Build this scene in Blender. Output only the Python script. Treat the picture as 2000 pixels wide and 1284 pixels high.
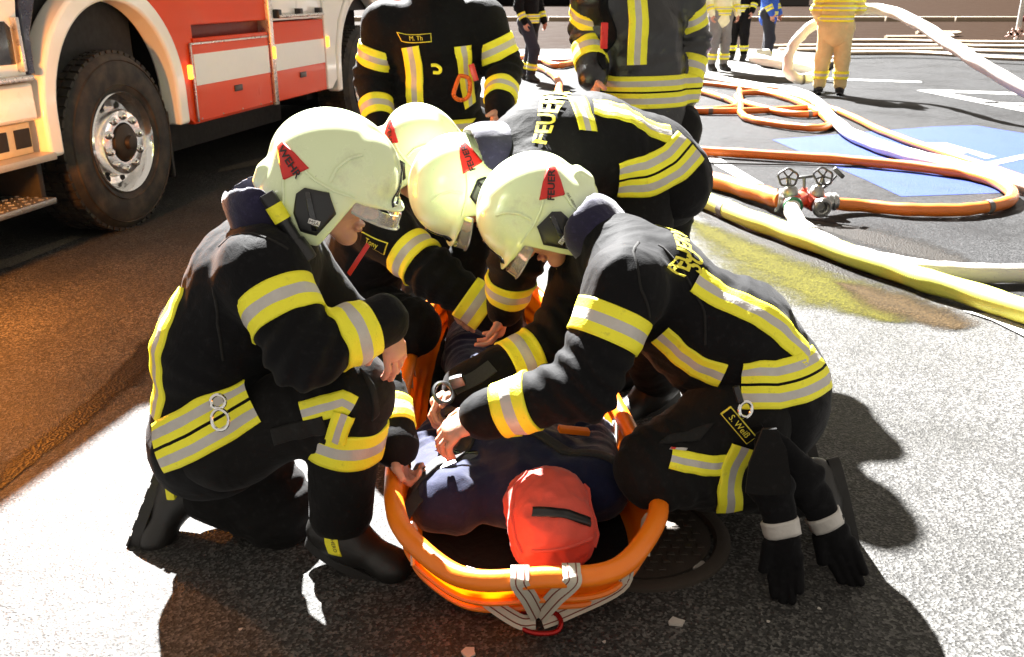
import bpy, bmesh, math, random
import numpy as np
from mathutils import Vector, Matrix

for _o in list(bpy.data.objects):
    bpy.data.objects.remove(_o)
SC = bpy.context.scene
COL = SC.collection
R = math.radians

# ------------------------------------------------------------------ camera, world, sun, exposure
CAM_H, FPX = 1.42, 1800.0
PITCH = math.atan(662 / 1800)
cam_data = bpy.data.cameras.new('camera')
cam_data.sensor_width = 36.0
cam_data.lens = FPX / 2000 * 36.0
cam_data.clip_start = 0.05
cam_data.clip_end = 500.0
cam = bpy.data.objects.new('camera', cam_data)
COL.objects.link(cam)
cam.location = (0, 0, CAM_H)
cam.rotation_euler = (R(90) - PITCH, 0, 0)
SC.camera = cam
cam_data.dof.use_dof = True
cam_data.dof.focus_distance = 2.15
cam_data.dof.aperture_fstop = 13.0

SUN_AZ, SUN_EL = R(-18), R(43)          # floodlight behind the truck, towards the viewer
world = bpy.data.worlds.new('World')
SC.world = world
world.use_nodes = True
_nt = world.node_tree
_bg = _nt.nodes['Background']
_bg.inputs['Color'].default_value = (1.0, 0.90, 0.78, 1)   # town glow of a lit night street
_bg.inputs['Strength'].default_value = 0.055
sun_data = bpy.data.lights.new('floodlight', 'SUN')
sun_data.energy = 5.0
sun_data.angle = R(0.9)
sun_data.color = (1.0, 0.99, 0.97)
sun = bpy.data.objects.new('floodlight', sun_data)
COL.objects.link(sun)
sun.rotation_euler = (R(90) - SUN_EL, 0, -SUN_AZ + R(0))
_d = Vector((math.sin(SUN_AZ) * math.cos(SUN_EL), math.cos(SUN_AZ) * math.cos(SUN_EL), math.sin(SUN_EL)))
sun.rotation_euler = _d.to_track_quat('Z', 'Y').to_euler()
sun.location = (-3, 6, 7)
SC.view_settings.view_transform = 'Standard'
SC.view_settings.look = 'None'
SC.view_settings.exposure = 3.6
SC.view_settings.gamma = 1.0
SC.cycles.use_denoising = True
SC.cycles.max_bounces = 6
SC.cycles.transparent_max_bounces = 6
SC.cycles.sample_clamp_indirect = 4.0

# ------------------------------------------------------------------ measuring helpers
_sp, _cp = math.sin(PITCH), math.cos(PITCH)
def _ray(u, v):
    a = (u - 1000) / FPX; b = -(v - 642) / FPX
    return np.array([a, _cp + b * _sp, -_sp + b * _cp])
_C = np.array([0, 0, CAM_H])
def G(u, v, z=0.0):
    d = _ray(u, v); return _C + d * (z - CAM_H) / d[2]
def P(u, v, Y):
    d = _ray(u, v); return _C + d * Y / d[1]
def unit(a):
    a = np.asarray(a, float); return a / (np.linalg.norm(a) + 1e-12)
def A3(*a):
    return np.array(a, float)

# ------------------------------------------------------------------ object helpers
def link(o, parent=None):
    COL.objects.link(o)
    if parent is not None:
        o.parent = parent
        o.matrix_parent_inverse = Matrix.Identity(4)
    return o
def tag(o, label=None, cat=None, group=None, kind=None):
    if label: o['label'] = label
    if cat: o['category'] = cat
    if group: o['group'] = group
    if kind: o['kind'] = kind
    return o
def empty(name, loc=(0, 0, 0), label=None, cat=None, group=None):
    o = bpy.data.objects.new(name, None)
    o.empty_display_size = 0.1
    link(o); o.location = Vector(loc)
    return tag(o, label, cat, group)
def meshobj(name, verts, faces, mats, parent=None, smooth=True, fmat=None, origin=None):
    """verts are world coordinates; a child is stored relative to its parent's location"""
    v = np.asarray(verts, float)
    off = np.zeros(3)
    if parent is not None:
        p = parent
        while p is not None:
            off = off + np.array(p.location); p = p.parent
    if origin is not None:
        loc = np.asarray(origin, float)
    else:
        loc = off
    me = bpy.data.meshes.new(name)
    me.from_pydata((v - loc).tolist(), [], [list(map(int, f)) for f in faces])
    if not isinstance(mats, (list, tuple)): mats = [mats]
    for m in mats: me.materials.append(m)
    if fmat is not None:
        me.polygons.foreach_set('material_index', np.asarray(fmat, dtype=np.int32))
    if smooth:
        me.polygons.foreach_set('use_smooth', np.ones(len(me.polygons), dtype=bool))
    me.update()
    o = bpy.data.objects.new(name, me)
    link(o, parent)
    o.location = Vector(loc - off)
    return o
class MB:
    """collects shapes for ONE mesh"""
    def __init__(s): s.v = []; s.f = []; s.m = []; s.mi = 0
    def add(s, vs, fs):
        n = len(s.v); s.v += [tuple(map(float, x)) for x in vs]
        s.f += [tuple(i + n for i in f) for f in fs]; s.m += [s.mi] * len(fs); return s
    def box(s, c, half, axes=None, bev=0.0):
        c = np.asarray(c, float); h = np.asarray(half, float)
        ax = np.eye(3) if axes is None else np.asarray(axes, float)
        if bev <= 0:
            sg = [(-1,-1,-1),(1,-1,-1),(1,1,-1),(-1,1,-1),(-1,-1,1),(1,-1,1),(1,1,1),(-1,1,1)]
            vs = [c + (np.array(g) * h) @ ax for g in sg]
            return s.add(vs, [(0,3,2,1),(4,5,6,7),(0,1,5,4),(1,2,6,5),(2,3,7,6),(3,0,4,7)])
        bm = bmesh.new(); bmesh.ops.create_cube(bm, size=2)
        for v in bm.verts: v.co = Vector(np.array(v.co) * h)
        bmesh.ops.bevel(bm, geom=bm.edges[:], offset=min(bev, min(h) * 0.95), segments=2, profile=0.6, affect='EDGES')
        bm.verts.index_update()
        vs = [c + np.array(v.co) @ ax for v in bm.verts]
        fs = [tuple(v.index for v in f.verts) for f in bm.faces]
        bm.free(); return s.add(vs, fs)
    def tube(s, pts, r, n=10, cap=True, closed=False, flat=None):
        pts = [np.asarray(p, float) for p in pts]; m = len(pts)
        rs = r if isinstance(r, (list, tuple, np.ndarray)) else [r] * m
        vs = []; prev = None
        for i, p in enumerate(pts):
            if closed: t = pts[(i + 1) % m] - pts[i - 1]
            else: t = pts[min(i + 1, m - 1)] - pts[max(i - 1, 0)]
            t = unit(t)
            if prev is None:
                a = np.array([0, 0, 1.0]) if abs(t[2]) < 0.9 else np.array([1.0, 0, 0])
                u = unit(np.cross(np.cross(t, a), t))
            else:
                u = unit(prev - t * np.dot(prev, t))
            prev = u; w = np.cross(t, u)
            fu = 1.0 if flat is None else flat
            for k in range(n):
                th = 2 * math.pi * k / n
                vs.append(p + rs[i] * (math.cos(th) * u * fu + math.sin(th) * w))
        fs = []
        for i in range(m if closed else m - 1):
            j = (i + 1) % m
            for k in range(n):
                l = (k + 1) % n
                fs.append((i*n+k, i*n+l, j*n+l, j*n+k))
        if cap and not closed:
            fs.append(tuple(reversed(range(n)))); fs.append(tuple((m-1)*n + k for k in range(n)))
        return s.add(vs, fs)
    def lathe(s, c, axis, prof, n=24, ref=None, close=False, cap=True):
        """prof: list of (radius, distance along the axis)"""
        c = np.asarray(c, float); t = unit(axis)
        a = np.array([0, 0, 1.0]) if abs(t[2]) < 0.9 else np.array([1.0, 0, 0])
        if ref is not None: a = np.asarray(ref, float)
        u = unit(a - t * np.dot(a, t)); w = np.cross(t, u)
        vs = []; m = len(prof)
        for (r, h) in prof:
            for k in range(n):
                th = 2 * math.pi * k / n
                vs.append(c + t * h + r * (math.cos(th) * u + math.sin(th) * w))
        fs = []
        for i in range(m if close else m - 1):
            j = (i + 1) % m
            for k in range(n):
                l = (k + 1) % n
                fs.append((i*n+k, i*n+l, j*n+l, j*n+k))
        if not close and cap:
            fs.append(tuple(reversed(range(n)))); fs.append(tuple((m-1)*n + k for k in range(n)))
        return s.add(vs, fs)
    def prism(s, poly, o, ux, uy, uz, thick):
        """extrude a 2D polygon: origin o, axes ux, uy; along uz by thick"""
        o, ux, uy, uz = (np.asarray(q, float) for q in (o, ux, uy, uz)); n = len(poly)
        vs = [o + ux*a + uy*b for a, b in poly] + [o + ux*a + uy*b + uz*thick for a, b in poly]
        fs = [tuple(range(n)), tuple(reversed(range(n, 2*n)))]
        fs += [(i, n+i, n+(i+1) % n, (i+1) % n) for i in range(n)]
        return s.add(vs, fs)
    def build(s, name, mat, parent=None, smooth=True, origin=None, fix=True):
        o = meshobj(name, s.v, s.f, mat, parent, False, s.m, origin)
        if fix:
            bm = bmesh.new(); bm.from_mesh(o.data); bmesh.ops.recalc_face_normals(bm, faces=bm.faces[:]); bm.to_mesh(o.data); bm.free()
        if smooth:
            o.data.polygons.foreach_set('use_smooth', np.ones(len(o.data.polygons), dtype=bool))
            o.data.set_sharp_from_angle(angle=R(38))
        return o
def smoothpath(pts, n=8):
    """Catmull-Rom through the points"""
    p = [np.asarray(q, float) for q in pts]
    p = [2*p[0]-p[1]] + p + [2*p[-1]-p[-2]]
    out = []
    for i in range(1, len(p) - 2):
        for k in range(n):
            t = k / n
            out.append(0.5*((2*p[i]) + (-p[i-1]+p[i+1])*t + (2*p[i-1]-5*p[i]+4*p[i+1]-p[i+2])*t*t + (-p[i-1]+3*p[i]-3*p[i+1]+p[i+2])*t**3))
    out.append(p[-2]); return out

# ------------------------------------------------------------------ materials
class NT:
    def __init__(s, name):
        s.m = bpy.data.materials.new(name); s.m.use_nodes = True
        s.t = s.m.node_tree; s.b = s.t.nodes['Principled BSDF']
    def n(s, typ, **kw):
        nd = s.t.nodes.new(typ)
        for k, v in kw.items():
            if k in nd.inputs: nd.inputs[k].default_value = v
            else: setattr(nd, k, v)
        return nd
    def l(s, a, b): s.t.links.new(a, b)
    def noise(s, scale, detail=3, rough=0.55, coord='Object', vec=None):
        if vec is None:
            tc = s.n('ShaderNodeTexCoord'); vec = tc.outputs[coord]
        nz = s.n('ShaderNodeTexNoise'); nz.inputs['Scale'].default_value = scale
        nz.inputs['Detail'].default_value = detail; nz.inputs['Roughness'].default_value = rough
        s.l(vec, nz.inputs['Vector']); return nz
    def ramp(s, fac, stops):
        r = s.n('ShaderNodeValToRGB'); e = r.color_ramp.elements
        while len(e) < len(stops): e.new(0.5)
        for i, (p, c) in enumerate(stops):
            e[i].position = p; e[i].color = (*c, 1) if len(c) == 3 else c
        s.l(fac, r.inputs['Fac']); return r
    def mix(s, a, b, fac, mode='MIX'):
        m = s.n('ShaderNodeMix'); m.data_type = 'RGBA'; m.blend_type = mode
        for src, idx in ((a, 6), (b, 7)):
            if isinstance(src, (tuple, list)): m.inputs[idx].default_value = (*src, 1) if len(src) == 3 else src
            else: s.l(src, m.inputs[idx])
        if isinstance(fac, (int, float)): m.inputs[0].default_value = fac
        else: s.l(fac, m.inputs[0])
        return m.outputs[2]
    def bump(s, height, strength=0.3, dist=0.01, normal=None):
        b = s.n('ShaderNodeBump'); b.inputs['Strength'].default_value = strength; b.inputs['Distance'].default_value = dist
        s.l(height, b.inputs['Height'])
        if normal is not None: s.l(normal, b.inputs['Normal'])
        return b.outputs['Normal']
    def set(s, **kw):
        for k, v in kw.items():
            k = k.replace('_', ' ')
            if isinstance(v, (int, float)): s.b.inputs[k].default_value = v
            elif isinstance(v, (tuple, list)): s.b.inputs[k].default_value = (*v, 1) if len(v) == 3 and s.b.inputs[k].type == 'RGBA' else v
            else: s.l(v, s.b.inputs[k])
        return s
def simple(name, col, rough=0.5, metal=0.0, vary=0.18, scale=25, bump=0.08, coat=0.0, sheen=0.0, bdist=0.004, spec=0.5):
    t = NT(name)
    nz = t.noise(scale, 4)
    c = t.mix(tuple(x*(1-vary) for x in col), tuple(min(1, x*(1+vary)) for x in col), nz.outputs['Fac'])
    t.set(Base_Color=c, Metallic=metal, Specular_IOR_Level=spec)
    rr = t.ramp(nz.outputs['Fac'], [(0.3, (max(0, rough-0.08),)*3), (0.7, (min(1, rough+0.08),)*3)])
    t.set(Roughness=rr.outputs['Color'])
    if bump:
        nb = t.noise(scale*6, 3); t.set(Normal=t.bump(nb.outputs['Fac'], bump, bdist))
    if coat: t.set(Coat_Weight=coat, Coat_Roughness=0.08)
    if sheen: t.set(Sheen_Weight=sheen, Sheen_Roughness=0.5)
    return t.m
def cloth_mat(name, col, sheen=0.35, wear=0.5, rough=0.75, weave=1.0, spec=0.10, crease=1.0):
    t = NT(name)
    big = t.noise(7, 4); fine = t.noise(60, 4)
    c = t.mix(tuple(x*0.75 for x in col), tuple(x*1.35 for x in col), big.outputs['Fac'])
    w = t.ramp(fine.outputs['Fac'], [(0.55, (0, 0, 0)), (0.8, (wear,)*3)])
    c = t.mix(c, tuple(min(1, x*2.2 + 0.008) for x in col), w.outputs['Color'])
    t.set(Base_Color=c, Roughness=rough, Sheen_Weight=sheen, Sheen_Roughness=0.45, Specular_IOR_Level=spec)
    v = t.n('ShaderNodeTexVoronoi'); v.inputs['Scale'].default_value = 420
    tc = t.n('ShaderNodeTexCoord'); t.l(tc.outputs['Object'], v.inputs['Vector'])
    n1 = t.bump(v.outputs['Distance'], 0.25*weave, 0.002)
    mid = t.noise(22, 5, 0.6)
    n2 = t.bump(mid.outputs['Fac'], 0.25, 0.008, n1)
    cr = t.noise(6, 2, 0.5); cr.inputs['Distortion'].default_value = 1.6
    rr = t.ramp(cr.outputs['Fac'], [(0.40, (0, 0, 0)), (0.5, (1, 1, 1)), (0.60, (0, 0, 0))])
    t.set(Normal=t.bump(rr.outputs['Color'], 0.10*crease, 0.010, n2))
    return t.m
# ------------------------------------------------------------------ soft bodies: signed distances, meshing, cloth folds
from concurrent.futures import ThreadPoolExecutor
_POOL = ThreadPoolExecutor(4)
_rng = np.random.RandomState(7)
_PERM = np.concatenate([_rng.permutation(256)]*2).astype(np.int32)
_GRAD = _rng.normal(size=(256, 3)).astype(np.float32); _GRAD /= np.linalg.norm(_GRAD, axis=1, keepdims=True)
def perlin(p):
    p = p.astype(np.float32); i = np.floor(p).astype(np.int32); f = p - i
    u = f*f*f*(f*(f*6-15)+10); i &= 255
    def g(dx, dy, dz):
        h = _PERM[_PERM[_PERM[(i[:,0]+dx) & 255] + ((i[:,1]+dy) & 255)] + ((i[:,2]+dz) & 255)]
        q = _GRAD[h]; return q[:,0]*(f[:,0]-dx) + q[:,1]*(f[:,1]-dy) + q[:,2]*(f[:,2]-dz)
    x0 = g(0,0,0); x1 = g(1,0,0); a = x0+u[:,0]*(x1-x0)
    x0 = g(0,1,0); x1 = g(1,1,0); b = x0+u[:,0]*(x1-x0)
    x0 = g(0,0,1); x1 = g(1,0,1); c = x0+u[:,0]*(x1-x0)
    x0 = g(0,1,1); x1 = g(1,1,1); d = x0+u[:,0]*(x1-x0)
    e = a+u[:,1]*(b-a); h = c+u[:,1]*(d-c)
    return e+u[:,2]*(h-e)
def smin(a, b, k):
    if k <= 0: return np.minimum(a, b)
    h = np.clip(0.5 + 0.5*(b-a)/k, 0, 1)
    return b + (a-b)*h - k*h*(1-h)
class SDF:
    def __init__(s): s.pr = []; s.folds = None; s.joints = []
    def cone(s, a, b, ra, rb, k=0.03, wide=None, sc=1.0, op='u'):
        s.pr.append(('c', np.asarray(a, np.float32), np.asarray(b, np.float32), ra, rb, k, None if wide is None else unit(wide).astype(np.float32), sc, op)); return s
    def ell(s, c, r, axes=None, k=0.03, op='u'):
        s.pr.append(('e', np.asarray(c, np.float32), np.asarray(r, np.float32), np.eye(3, dtype=np.float32) if axes is None else np.asarray(axes, np.float32), k, op)); return s
    def box(s, c, h, axes=None, rnd=0.01, k=0.01, op='u'):
        s.pr.append(('b', np.asarray(c, np.float32), np.asarray(h, np.float32), np.eye(3, dtype=np.float32) if axes is None else np.asarray(axes, np.float32), rnd, k, op)); return s
    def fn(s, f, k=0.0, op='u', bb=None):
        s.pr.append(('f', f, k, op, bb)); return s
    def fold(s, amp=0.007, freq=6.5, seed=0.0): s.folds = (amp, freq, seed); return s
    def joint(s, c, axis, amp=0.008, lam=0.045, sig=0.09): s.joints.append((np.asarray(c, np.float32), unit(axis).astype(np.float32), amp, lam, sig)); return s
    def raw(s, p):
        d = None
        for q in s.pr:
            if q[0] == 'c':
                _, a, b, ra, rb, k, w, sc, op = q
                x = p - a; ab = b - a
                if w is not None:
                    x = x - (x @ w)[:, None]*(w*np.float32(1-1/sc)); ab = ab - w*(ab @ w)*(1-1/sc)
                t = np.clip((x @ ab)/(ab @ ab + 1e-9), 0, 1)
                y = x - t[:, None]*ab
                di = np.sqrt((y*y).sum(1)) - (ra + (rb-ra)*t)
            elif q[0] == 'e':
                _, c, r, ax, k, op = q
                x = (p - c) @ ax.T
                k0 = np.sqrt(((x/r)**2).sum(1)); k1 = np.sqrt(((x/(r*r))**2).sum(1)) + 1e-9
                di = k0*(k0-1)/k1
            elif q[0] == 'b':
                _, c, h, ax, rnd, k, op = q
                x = np.abs((p - c) @ ax.T) - (h - rnd)
                di = np.sqrt((np.maximum(x, 0)**2).sum(1)) + np.minimum(x.max(1), 0) - rnd
            else:
                _, f, k, op, bb = q; di = f(p)
            if d is None: d = di
            elif op == 'u': d = smin(d, di, k)
            elif op == 's': d = -smin(-d, di, k)
            else: d = -smin(-d, -di, k)
        return d
    def __call__(s, p):
        p = np.asarray(p, np.float32)
        if len(p) > 6000:
            return np.concatenate(list(_POOL.map(s.one, np.array_split(p, 8))))
        return s.one(p)
    def rawt(s, p):
        if len(p) > 12000:
            return np.concatenate(list(_POOL.map(s.raw, np.array_split(p, 4))))
        return s.raw(p)
    def one(s, p):
        d = s.raw(p)
        if s.folds:
            amp, fr, sd = s.folds
            w = perlin(p*2.6 + sd)[:, None]*np.array([1.3, -1.1, 0.9], np.float32)
            n1 = perlin(p*np.array([fr, fr, fr*0.6], np.float32) + w + sd)
            n2 = perlin(p*fr*2.1 + 2*w + sd + 9.1)
            d = d + amp*(1.7*np.abs(n1) - 0.35) + amp*0.45*(1.7*np.abs(n2) - 0.4)
        for (c, ax, amp, lam, sig) in s.joints:
            x = p - c; h = x @ ax; r2 = (x*x).sum(1)
            ph = h/lam*6.283 + 4.5*perlin(p*7 + 3.3)
            d = d + amp*np.exp(-r2/(sig*sig))*np.sin(ph)
        return d
    def grad(s, p, e=0.002):
        p = np.asarray(p, np.float32); g = np.zeros_like(p)
        for i in range(3):
            q = p.copy(); q[:, i] += e; a = s.rawt(q); q[:, i] -= 2*e; g[:, i] = (a - s.rawt(q))/(2*e)
        return g
    def project(s, p, off=0.0, it=4, maxstep=0.03):
        p = np.array(p, np.float32)
        for _ in range(it):
            d = s(p) - off; g = s.grad(p); n2 = (g*g).sum(1) + 1e-4
            st = g*(d/n2)[:, None]
            ln = np.sqrt((st*st).sum(1)) + 1e-9
            p = p - st*np.minimum(1, maxstep/ln)[:, None]
        return p
    def cast(s, p, dirn, off, it=30):
        p = np.array(p, np.float32); dn = unit(dirn).astype(np.float32)
        for _ in range(it): p = p + dn*np.clip((s(p) - off)*.8, -.02, .02)[:, None]
        return p
    def normal(s, p):
        g = s.grad(p, 0.004); return g/(np.linalg.norm(g, axis=1, keepdims=True) + 1e-9)
    def bounds(s):
        lo = np.full(3, 1e9); hi = -lo
        for q in s.pr:
            if q[0] == 'c' and q[8] == 'u':
                r = max(q[3], q[4])*max(1, q[7])
                for c in (q[1], q[2]): lo = np.minimum(lo, c-r); hi = np.maximum(hi, c+r)
            elif q[0] == 'e' and q[5] == 'u':
                r = float(q[2].max()); lo = np.minimum(lo, q[1]-r); hi = np.maximum(hi, q[1]+r)
            elif q[0] == 'b' and q[6] == 'u':
                r = float(np.linalg.norm(q[2])); lo = np.minimum(lo, q[1]-r); hi = np.maximum(hi, q[1]+r)
        return lo, hi
    def mesh(s, h=0.01, it=3):
        lo, hi = s.bounds(); lo = lo - 3*h; hi = hi + 3*h
        n = np.ceil((hi-lo)/h).astype(int) + 1
        B = 6; nb = (n + B - 1)//B; n = nb*B
        ix = np.stack(np.meshgrid(*[np.arange(k) for k in nb], indexing='ij'), -1).reshape(-1, 3)
        cen = lo + (ix*B + (B-1)/2.0)*h
        dc = s.raw(cen.astype(np.float32))
        keep = np.abs(dc) < B*h*0.87 + 2*h
        V = np.where(dc > 0, 1.0, -1.0).astype(np.float32).reshape(nb)
        V = V.repeat(B, 0).repeat(B, 1).repeat(B, 2)
        loc = np.stack(np.meshgrid(*[np.arange(B)]*3, indexing='ij'), -1).reshape(-1, 3)
        kb = ix[keep]*B
        pts = (kb[:, None, :] + loc[None]).reshape(-1, 3)
        vals = np.empty(len(pts), np.float32)
        vals = np.concatenate(list(_POOL.map(lambda q: s.raw((lo + q*h).astype(np.float32)), np.array_split(pts, max(8, len(pts)//60000)))))
        V[pts[:, 0], pts[:, 1], pts[:, 2]] = vals
        I = V < 0
        c8 = [(i, j, k) for i in (0, 1) for j in (0, 1) for k in (0, 1)]
        cnt = np.zeros(tuple(np.array(I.shape)-1), np.int8)
        for (i, j, k) in c8:
            cnt += I[i:I.shape[0]-1+i, j:I.shape[1]-1+j, k:I.shape[2]-1+k]
        act = np.argwhere((cnt > 0) & (cnt < 8))
        idx = np.full(cnt.shape, -1, np.int32); idx[tuple(act.T)] = np.arange(len(act))
        cv = np.stack([V[act[:, 0]+i, act[:, 1]+j, act[:, 2]+k] for (i, j, k) in c8], 1)
        pos = np.zeros((len(act), 3)); w = np.zeros(len(act))
        for a in range(8):
            for b in range(a+1, 8):
                ca, cb = np.array(c8[a]), np.array(c8[b])
                if abs(ca-cb).sum() != 1: continue
                va, vb = cv[:, a], cv[:, b]; m = (va < 0) != (vb < 0)
                t = np.where(m, va/(va-vb+1e-12), 0)
                pos += np.where(m[:, None], ca + t[:, None]*(cb-ca), 0); w += m
        verts = lo + (act + pos/w[:, None])*h
        faces = []
        for ax in range(3):
            sl0 = [slice(None)]*3; sl1 = [slice(None)]*3
            sl0[ax] = slice(0, -1); sl1[ax] = slice(1, None)
            ch = I[tuple(sl0)] != I[tuple(sl1)]
            e = np.argwhere(ch)
            o1, o2 = (ax+1) % 3, (ax+2) % 3
            ok = (e[:, o1] > 0) & (e[:, o2] > 0) & (e[:, o1] < idx.shape[o1]) & (e[:, o2] < idx.shape[o2])
            e = e[ok]; inside = I[e[:, 0], e[:, 1], e[:, 2]]
            q = []
            for (da, db) in ((-1, -1), (0, -1), (0, 0), (-1, 0)):
                c = e.copy(); c[:, o1] += da; c[:, o2] += db
                q.append(idx[c[:, 0], c[:, 1], c[:, 2]])
            q = np.stack(q, 1)
            q = np.where(inside[:, None], q, q[:, ::-1])
            q = q[(q >= 0).all(1)]
            faces.append(q)
        faces = np.concatenate(faces)
        if it: verts = s.project(verts, 0.0, it, 0.6*h + 0.004)
        return verts, faces
    def build(s, name, mat, parent, h=0.01, it=3, lap=0):
        v, f = s.mesh(h, it)
        if lap:
            e = np.concatenate([f[:, [0, 1]], f[:, [1, 2]], f[:, [2, 3]], f[:, [3, 0]]])
            cnt = np.bincount(e[:, 0], minlength=len(v)).astype(float)
            for _ in range(lap):
                q = np.stack([np.bincount(e[:, 0], v[e[:, 1], i], len(v)) for i in range(3)], 1)/np.maximum(cnt, 1)[:, None]
                v = v*.4 + q*.6
        return fastmesh(name, v, f, mat, parent)
    # -------- things laid onto the surface
    def ribbon(s, name, guide, half, mats, parent, rows=None, off=0.005, n=None, closed=False, it=4, sec=None):
        """a sewn tape: guide = polyline near the surface, half = half width; rows = [(t0, t1, material index)]"""
        g = [np.asarray(q, float) for q in guide]
        if closed: g = g + [g[0]]
        ln = np.cumsum([0] + [np.linalg.norm(g[i+1]-g[i]) for i in range(len(g)-1)])
        if n is None: n = max(6, int(ln[-1]/0.014))
        tt = np.linspace(0, ln[-1], n + (1 if closed else 0)); 
        if closed: tt = tt[:-1]
        c = np.stack([np.interp(tt, ln, [q[i] for q in g]) for i in range(3)], 1)
        c = s.project(c, off, it)
        nn = s.normal(c)
        if closed: tg = np.roll(c, -1, 0) - np.roll(c, 1, 0)
        else: tg = np.gradient(c, axis=0)
        tg /= np.linalg.norm(tg, axis=1, keepdims=True) + 1e-9
        sd = np.cross(nn, tg); sd /= np.linalg.norm(sd, axis=1, keepdims=True) + 1e-9
        if closed:
            for _ in range(3): sd = (np.roll(sd, 1, 0) + sd*2 + np.roll(sd, -1, 0)); sd /= np.linalg.norm(sd, axis=1, keepdims=True)
        elif len(sd) > 4:
            for _ in range(4):
                k = sd.copy(); k[1:-1] = sd[:-2] + 2*sd[1:-1] + sd[2:]; sd = k/np.linalg.norm(k, axis=1, keepdims=True)
        if rows is None: rows = [(-1, -0.31, 0), (-0.31, 0.31, 1), (0.31, 1, 0)]
        ts = []; mi = []
        for (a, b, m) in rows:
            st = max(2, int(round((b-a)*half/0.008)))
            q = np.linspace(a, b, st+1)
            ts += list(q[:-1]); mi += [m]*st
        ts.append(rows[-1][1])
        grid = [];  N = len(c)
        allp = s.project(np.concatenate([c + sd*half*t for t in ts]), off, it)
        grid = [allp[i*N:(i+1)*N] for i in range(len(ts))]
        grid.insert(0, s.project(grid[0], off-0.007, 3)); grid.append(s.project(grid[-1], off-0.007, 3))
        mi = [mi[0]] + mi + [mi[-1]]
        V = np.concatenate(grid); Fc = []; M = []
        for r in range(len(grid)-1):
            for i in range(N if closed else N-1):
                j = (i+1) % N
                Fc.append((r*N+i, r*N+j, (r+1)*N+j, (r+1)*N+i)); M.append(mi[r])
        return meshobj(name, V, Fc, mats, parent, True, M)
    def ring_guide(s, c, axis, n=40, rmax=0.4, ref=None, th0=0.0, th1=2*math.pi):
        c = np.asarray(c, float); t = unit(axis)
        a = np.array([0, 0, 1.0]) if abs(t[2]) < 0.9 else np.array([1.0, 0, 0])
        if ref is not None: a = np.asarray(ref, float)
        u = unit(a - t*np.dot(a, t)); w = np.cross(t, u)
        full = abs(th1-th0-2*math.pi) < 1e-6
        th = np.linspace(th0, th1, n, endpoint=not full)
        dr = np.cos(th)[:, None]*u + np.sin(th)[:, None]*w
        r = np.full(n, 0.002)
        for _ in range(40):
            d = s((c + dr*r[:, None]).astype(np.float32)); r = np.minimum(rmax, r + np.maximum(-d, -0.01)*0.8)
        return list(c + dr*r[:, None])
    def ring(s, name, c, axis, half, mats, parent, **kw):
        rg = {k: kw.pop(k) for k in ('ref', 'th0', 'th1', 'rmax') if k in kw}
        cl = not ('th0' in rg)
        return s.ribbon(name, s.ring_guide(c, axis, **rg), half, mats, parent, closed=cl, **kw)
    def patch(s, name, poly, o, ux, uy, mat, parent, off=0.003, rings=7, center=None, it=5, local=None, dirn=None):
        """a flat badge laid onto the surface; polygon in (ux, uy) about o"""
        o, ux, uy = (np.asarray(q, float) for q in (o, ux, uy))
        pl = np.array(poly, float)
        den = []
        for i in range(len(pl)):
            a, b = pl[i], pl[(i+1) % len(pl)]; k = max(2, int(np.linalg.norm(b-a)/0.008))
            for j in range(k): den.append(a + (b-a)*j/k)
        den = np.array(den); cc = pl.mean(0) if center is None else np.array(center)
        vs = [cc[None]]
        for r in range(1, rings+1): vs.append(cc + (den-cc)*r/rings)
        vs = np.concatenate(vs); N = len(den)
        W = o + vs[:, :1]*ux + vs[:, 1:2]*uy
        W = s.project(W, off, it) if dirn is None else s.cast(W, dirn, off)
        W = np.concatenate([W, s.project(W[-N:], off-0.006, 2)])
        fs = [(0, 1+i, 1+(i+1) % N) for i in range(N)]
        for r in range(rings):
            a = 1 + r*N; b = a + N
            fs += [(a+i, b+i, b+(i+1) % N, a+(i+1) % N) for i in range(N)]
        if local is None: return meshobj(name, W, fs, mat, parent)
        return W, fs
    def text(s, name, txt, size, o, ux, uy, mat, parent, off=0.005, it=4, bold=0.0, dirn=None):
        v, f = text_mesh(txt, size, bold)
        W = np.asarray(o, float) + v[:, :1]*np.asarray(ux, float) + v[:, 1:2]*np.asarray(uy, float)
        W = s.project(W, off, it) if dirn is None else s.cast(W, dirn, off)
        return meshobj(name, W, f, mat, parent, False)
def joined(*parts):
    u = SDF(); u.folds = parts[0].folds
    for q in parts: u.pr += q.pr; u.joints += q.joints
    return u
def fastmesh(name, v, f, mats, parent, smooth=True):
    off = np.zeros(3); p = parent
    while p is not None: off = off + np.array(p.location); p = p.parent
    me = bpy.data.meshes.new(name)
    v = np.ascontiguousarray(np.asarray(v, float) - off, dtype=np.float32); f = np.ascontiguousarray(f, dtype=np.int32)
    me.vertices.add(len(v)); me.vertices.foreach_set('co', v.ravel())
    k = f.shape[1]
    me.loops.add(f.size); me.loops.foreach_set('vertex_index', f.ravel())
    me.polygons.add(len(f)); me.polygons.foreach_set('loop_start', np.arange(0, f.size, k, dtype=np.int32))
    try: me.polygons.foreach_set('loop_total', np.full(len(f), k, dtype=np.int32))
    except Exception: pass
    if smooth: me.polygons.foreach_set('use_smooth', np.ones(len(f), dtype=bool))
    for m in (mats if isinstance(mats, (list, tuple)) else [mats]): me.materials.append(m)
    me.update(calc_edges=True)
    o = bpy.data.objects.new(name, me); link(o, parent)
    return o
_TXT = {}
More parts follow.
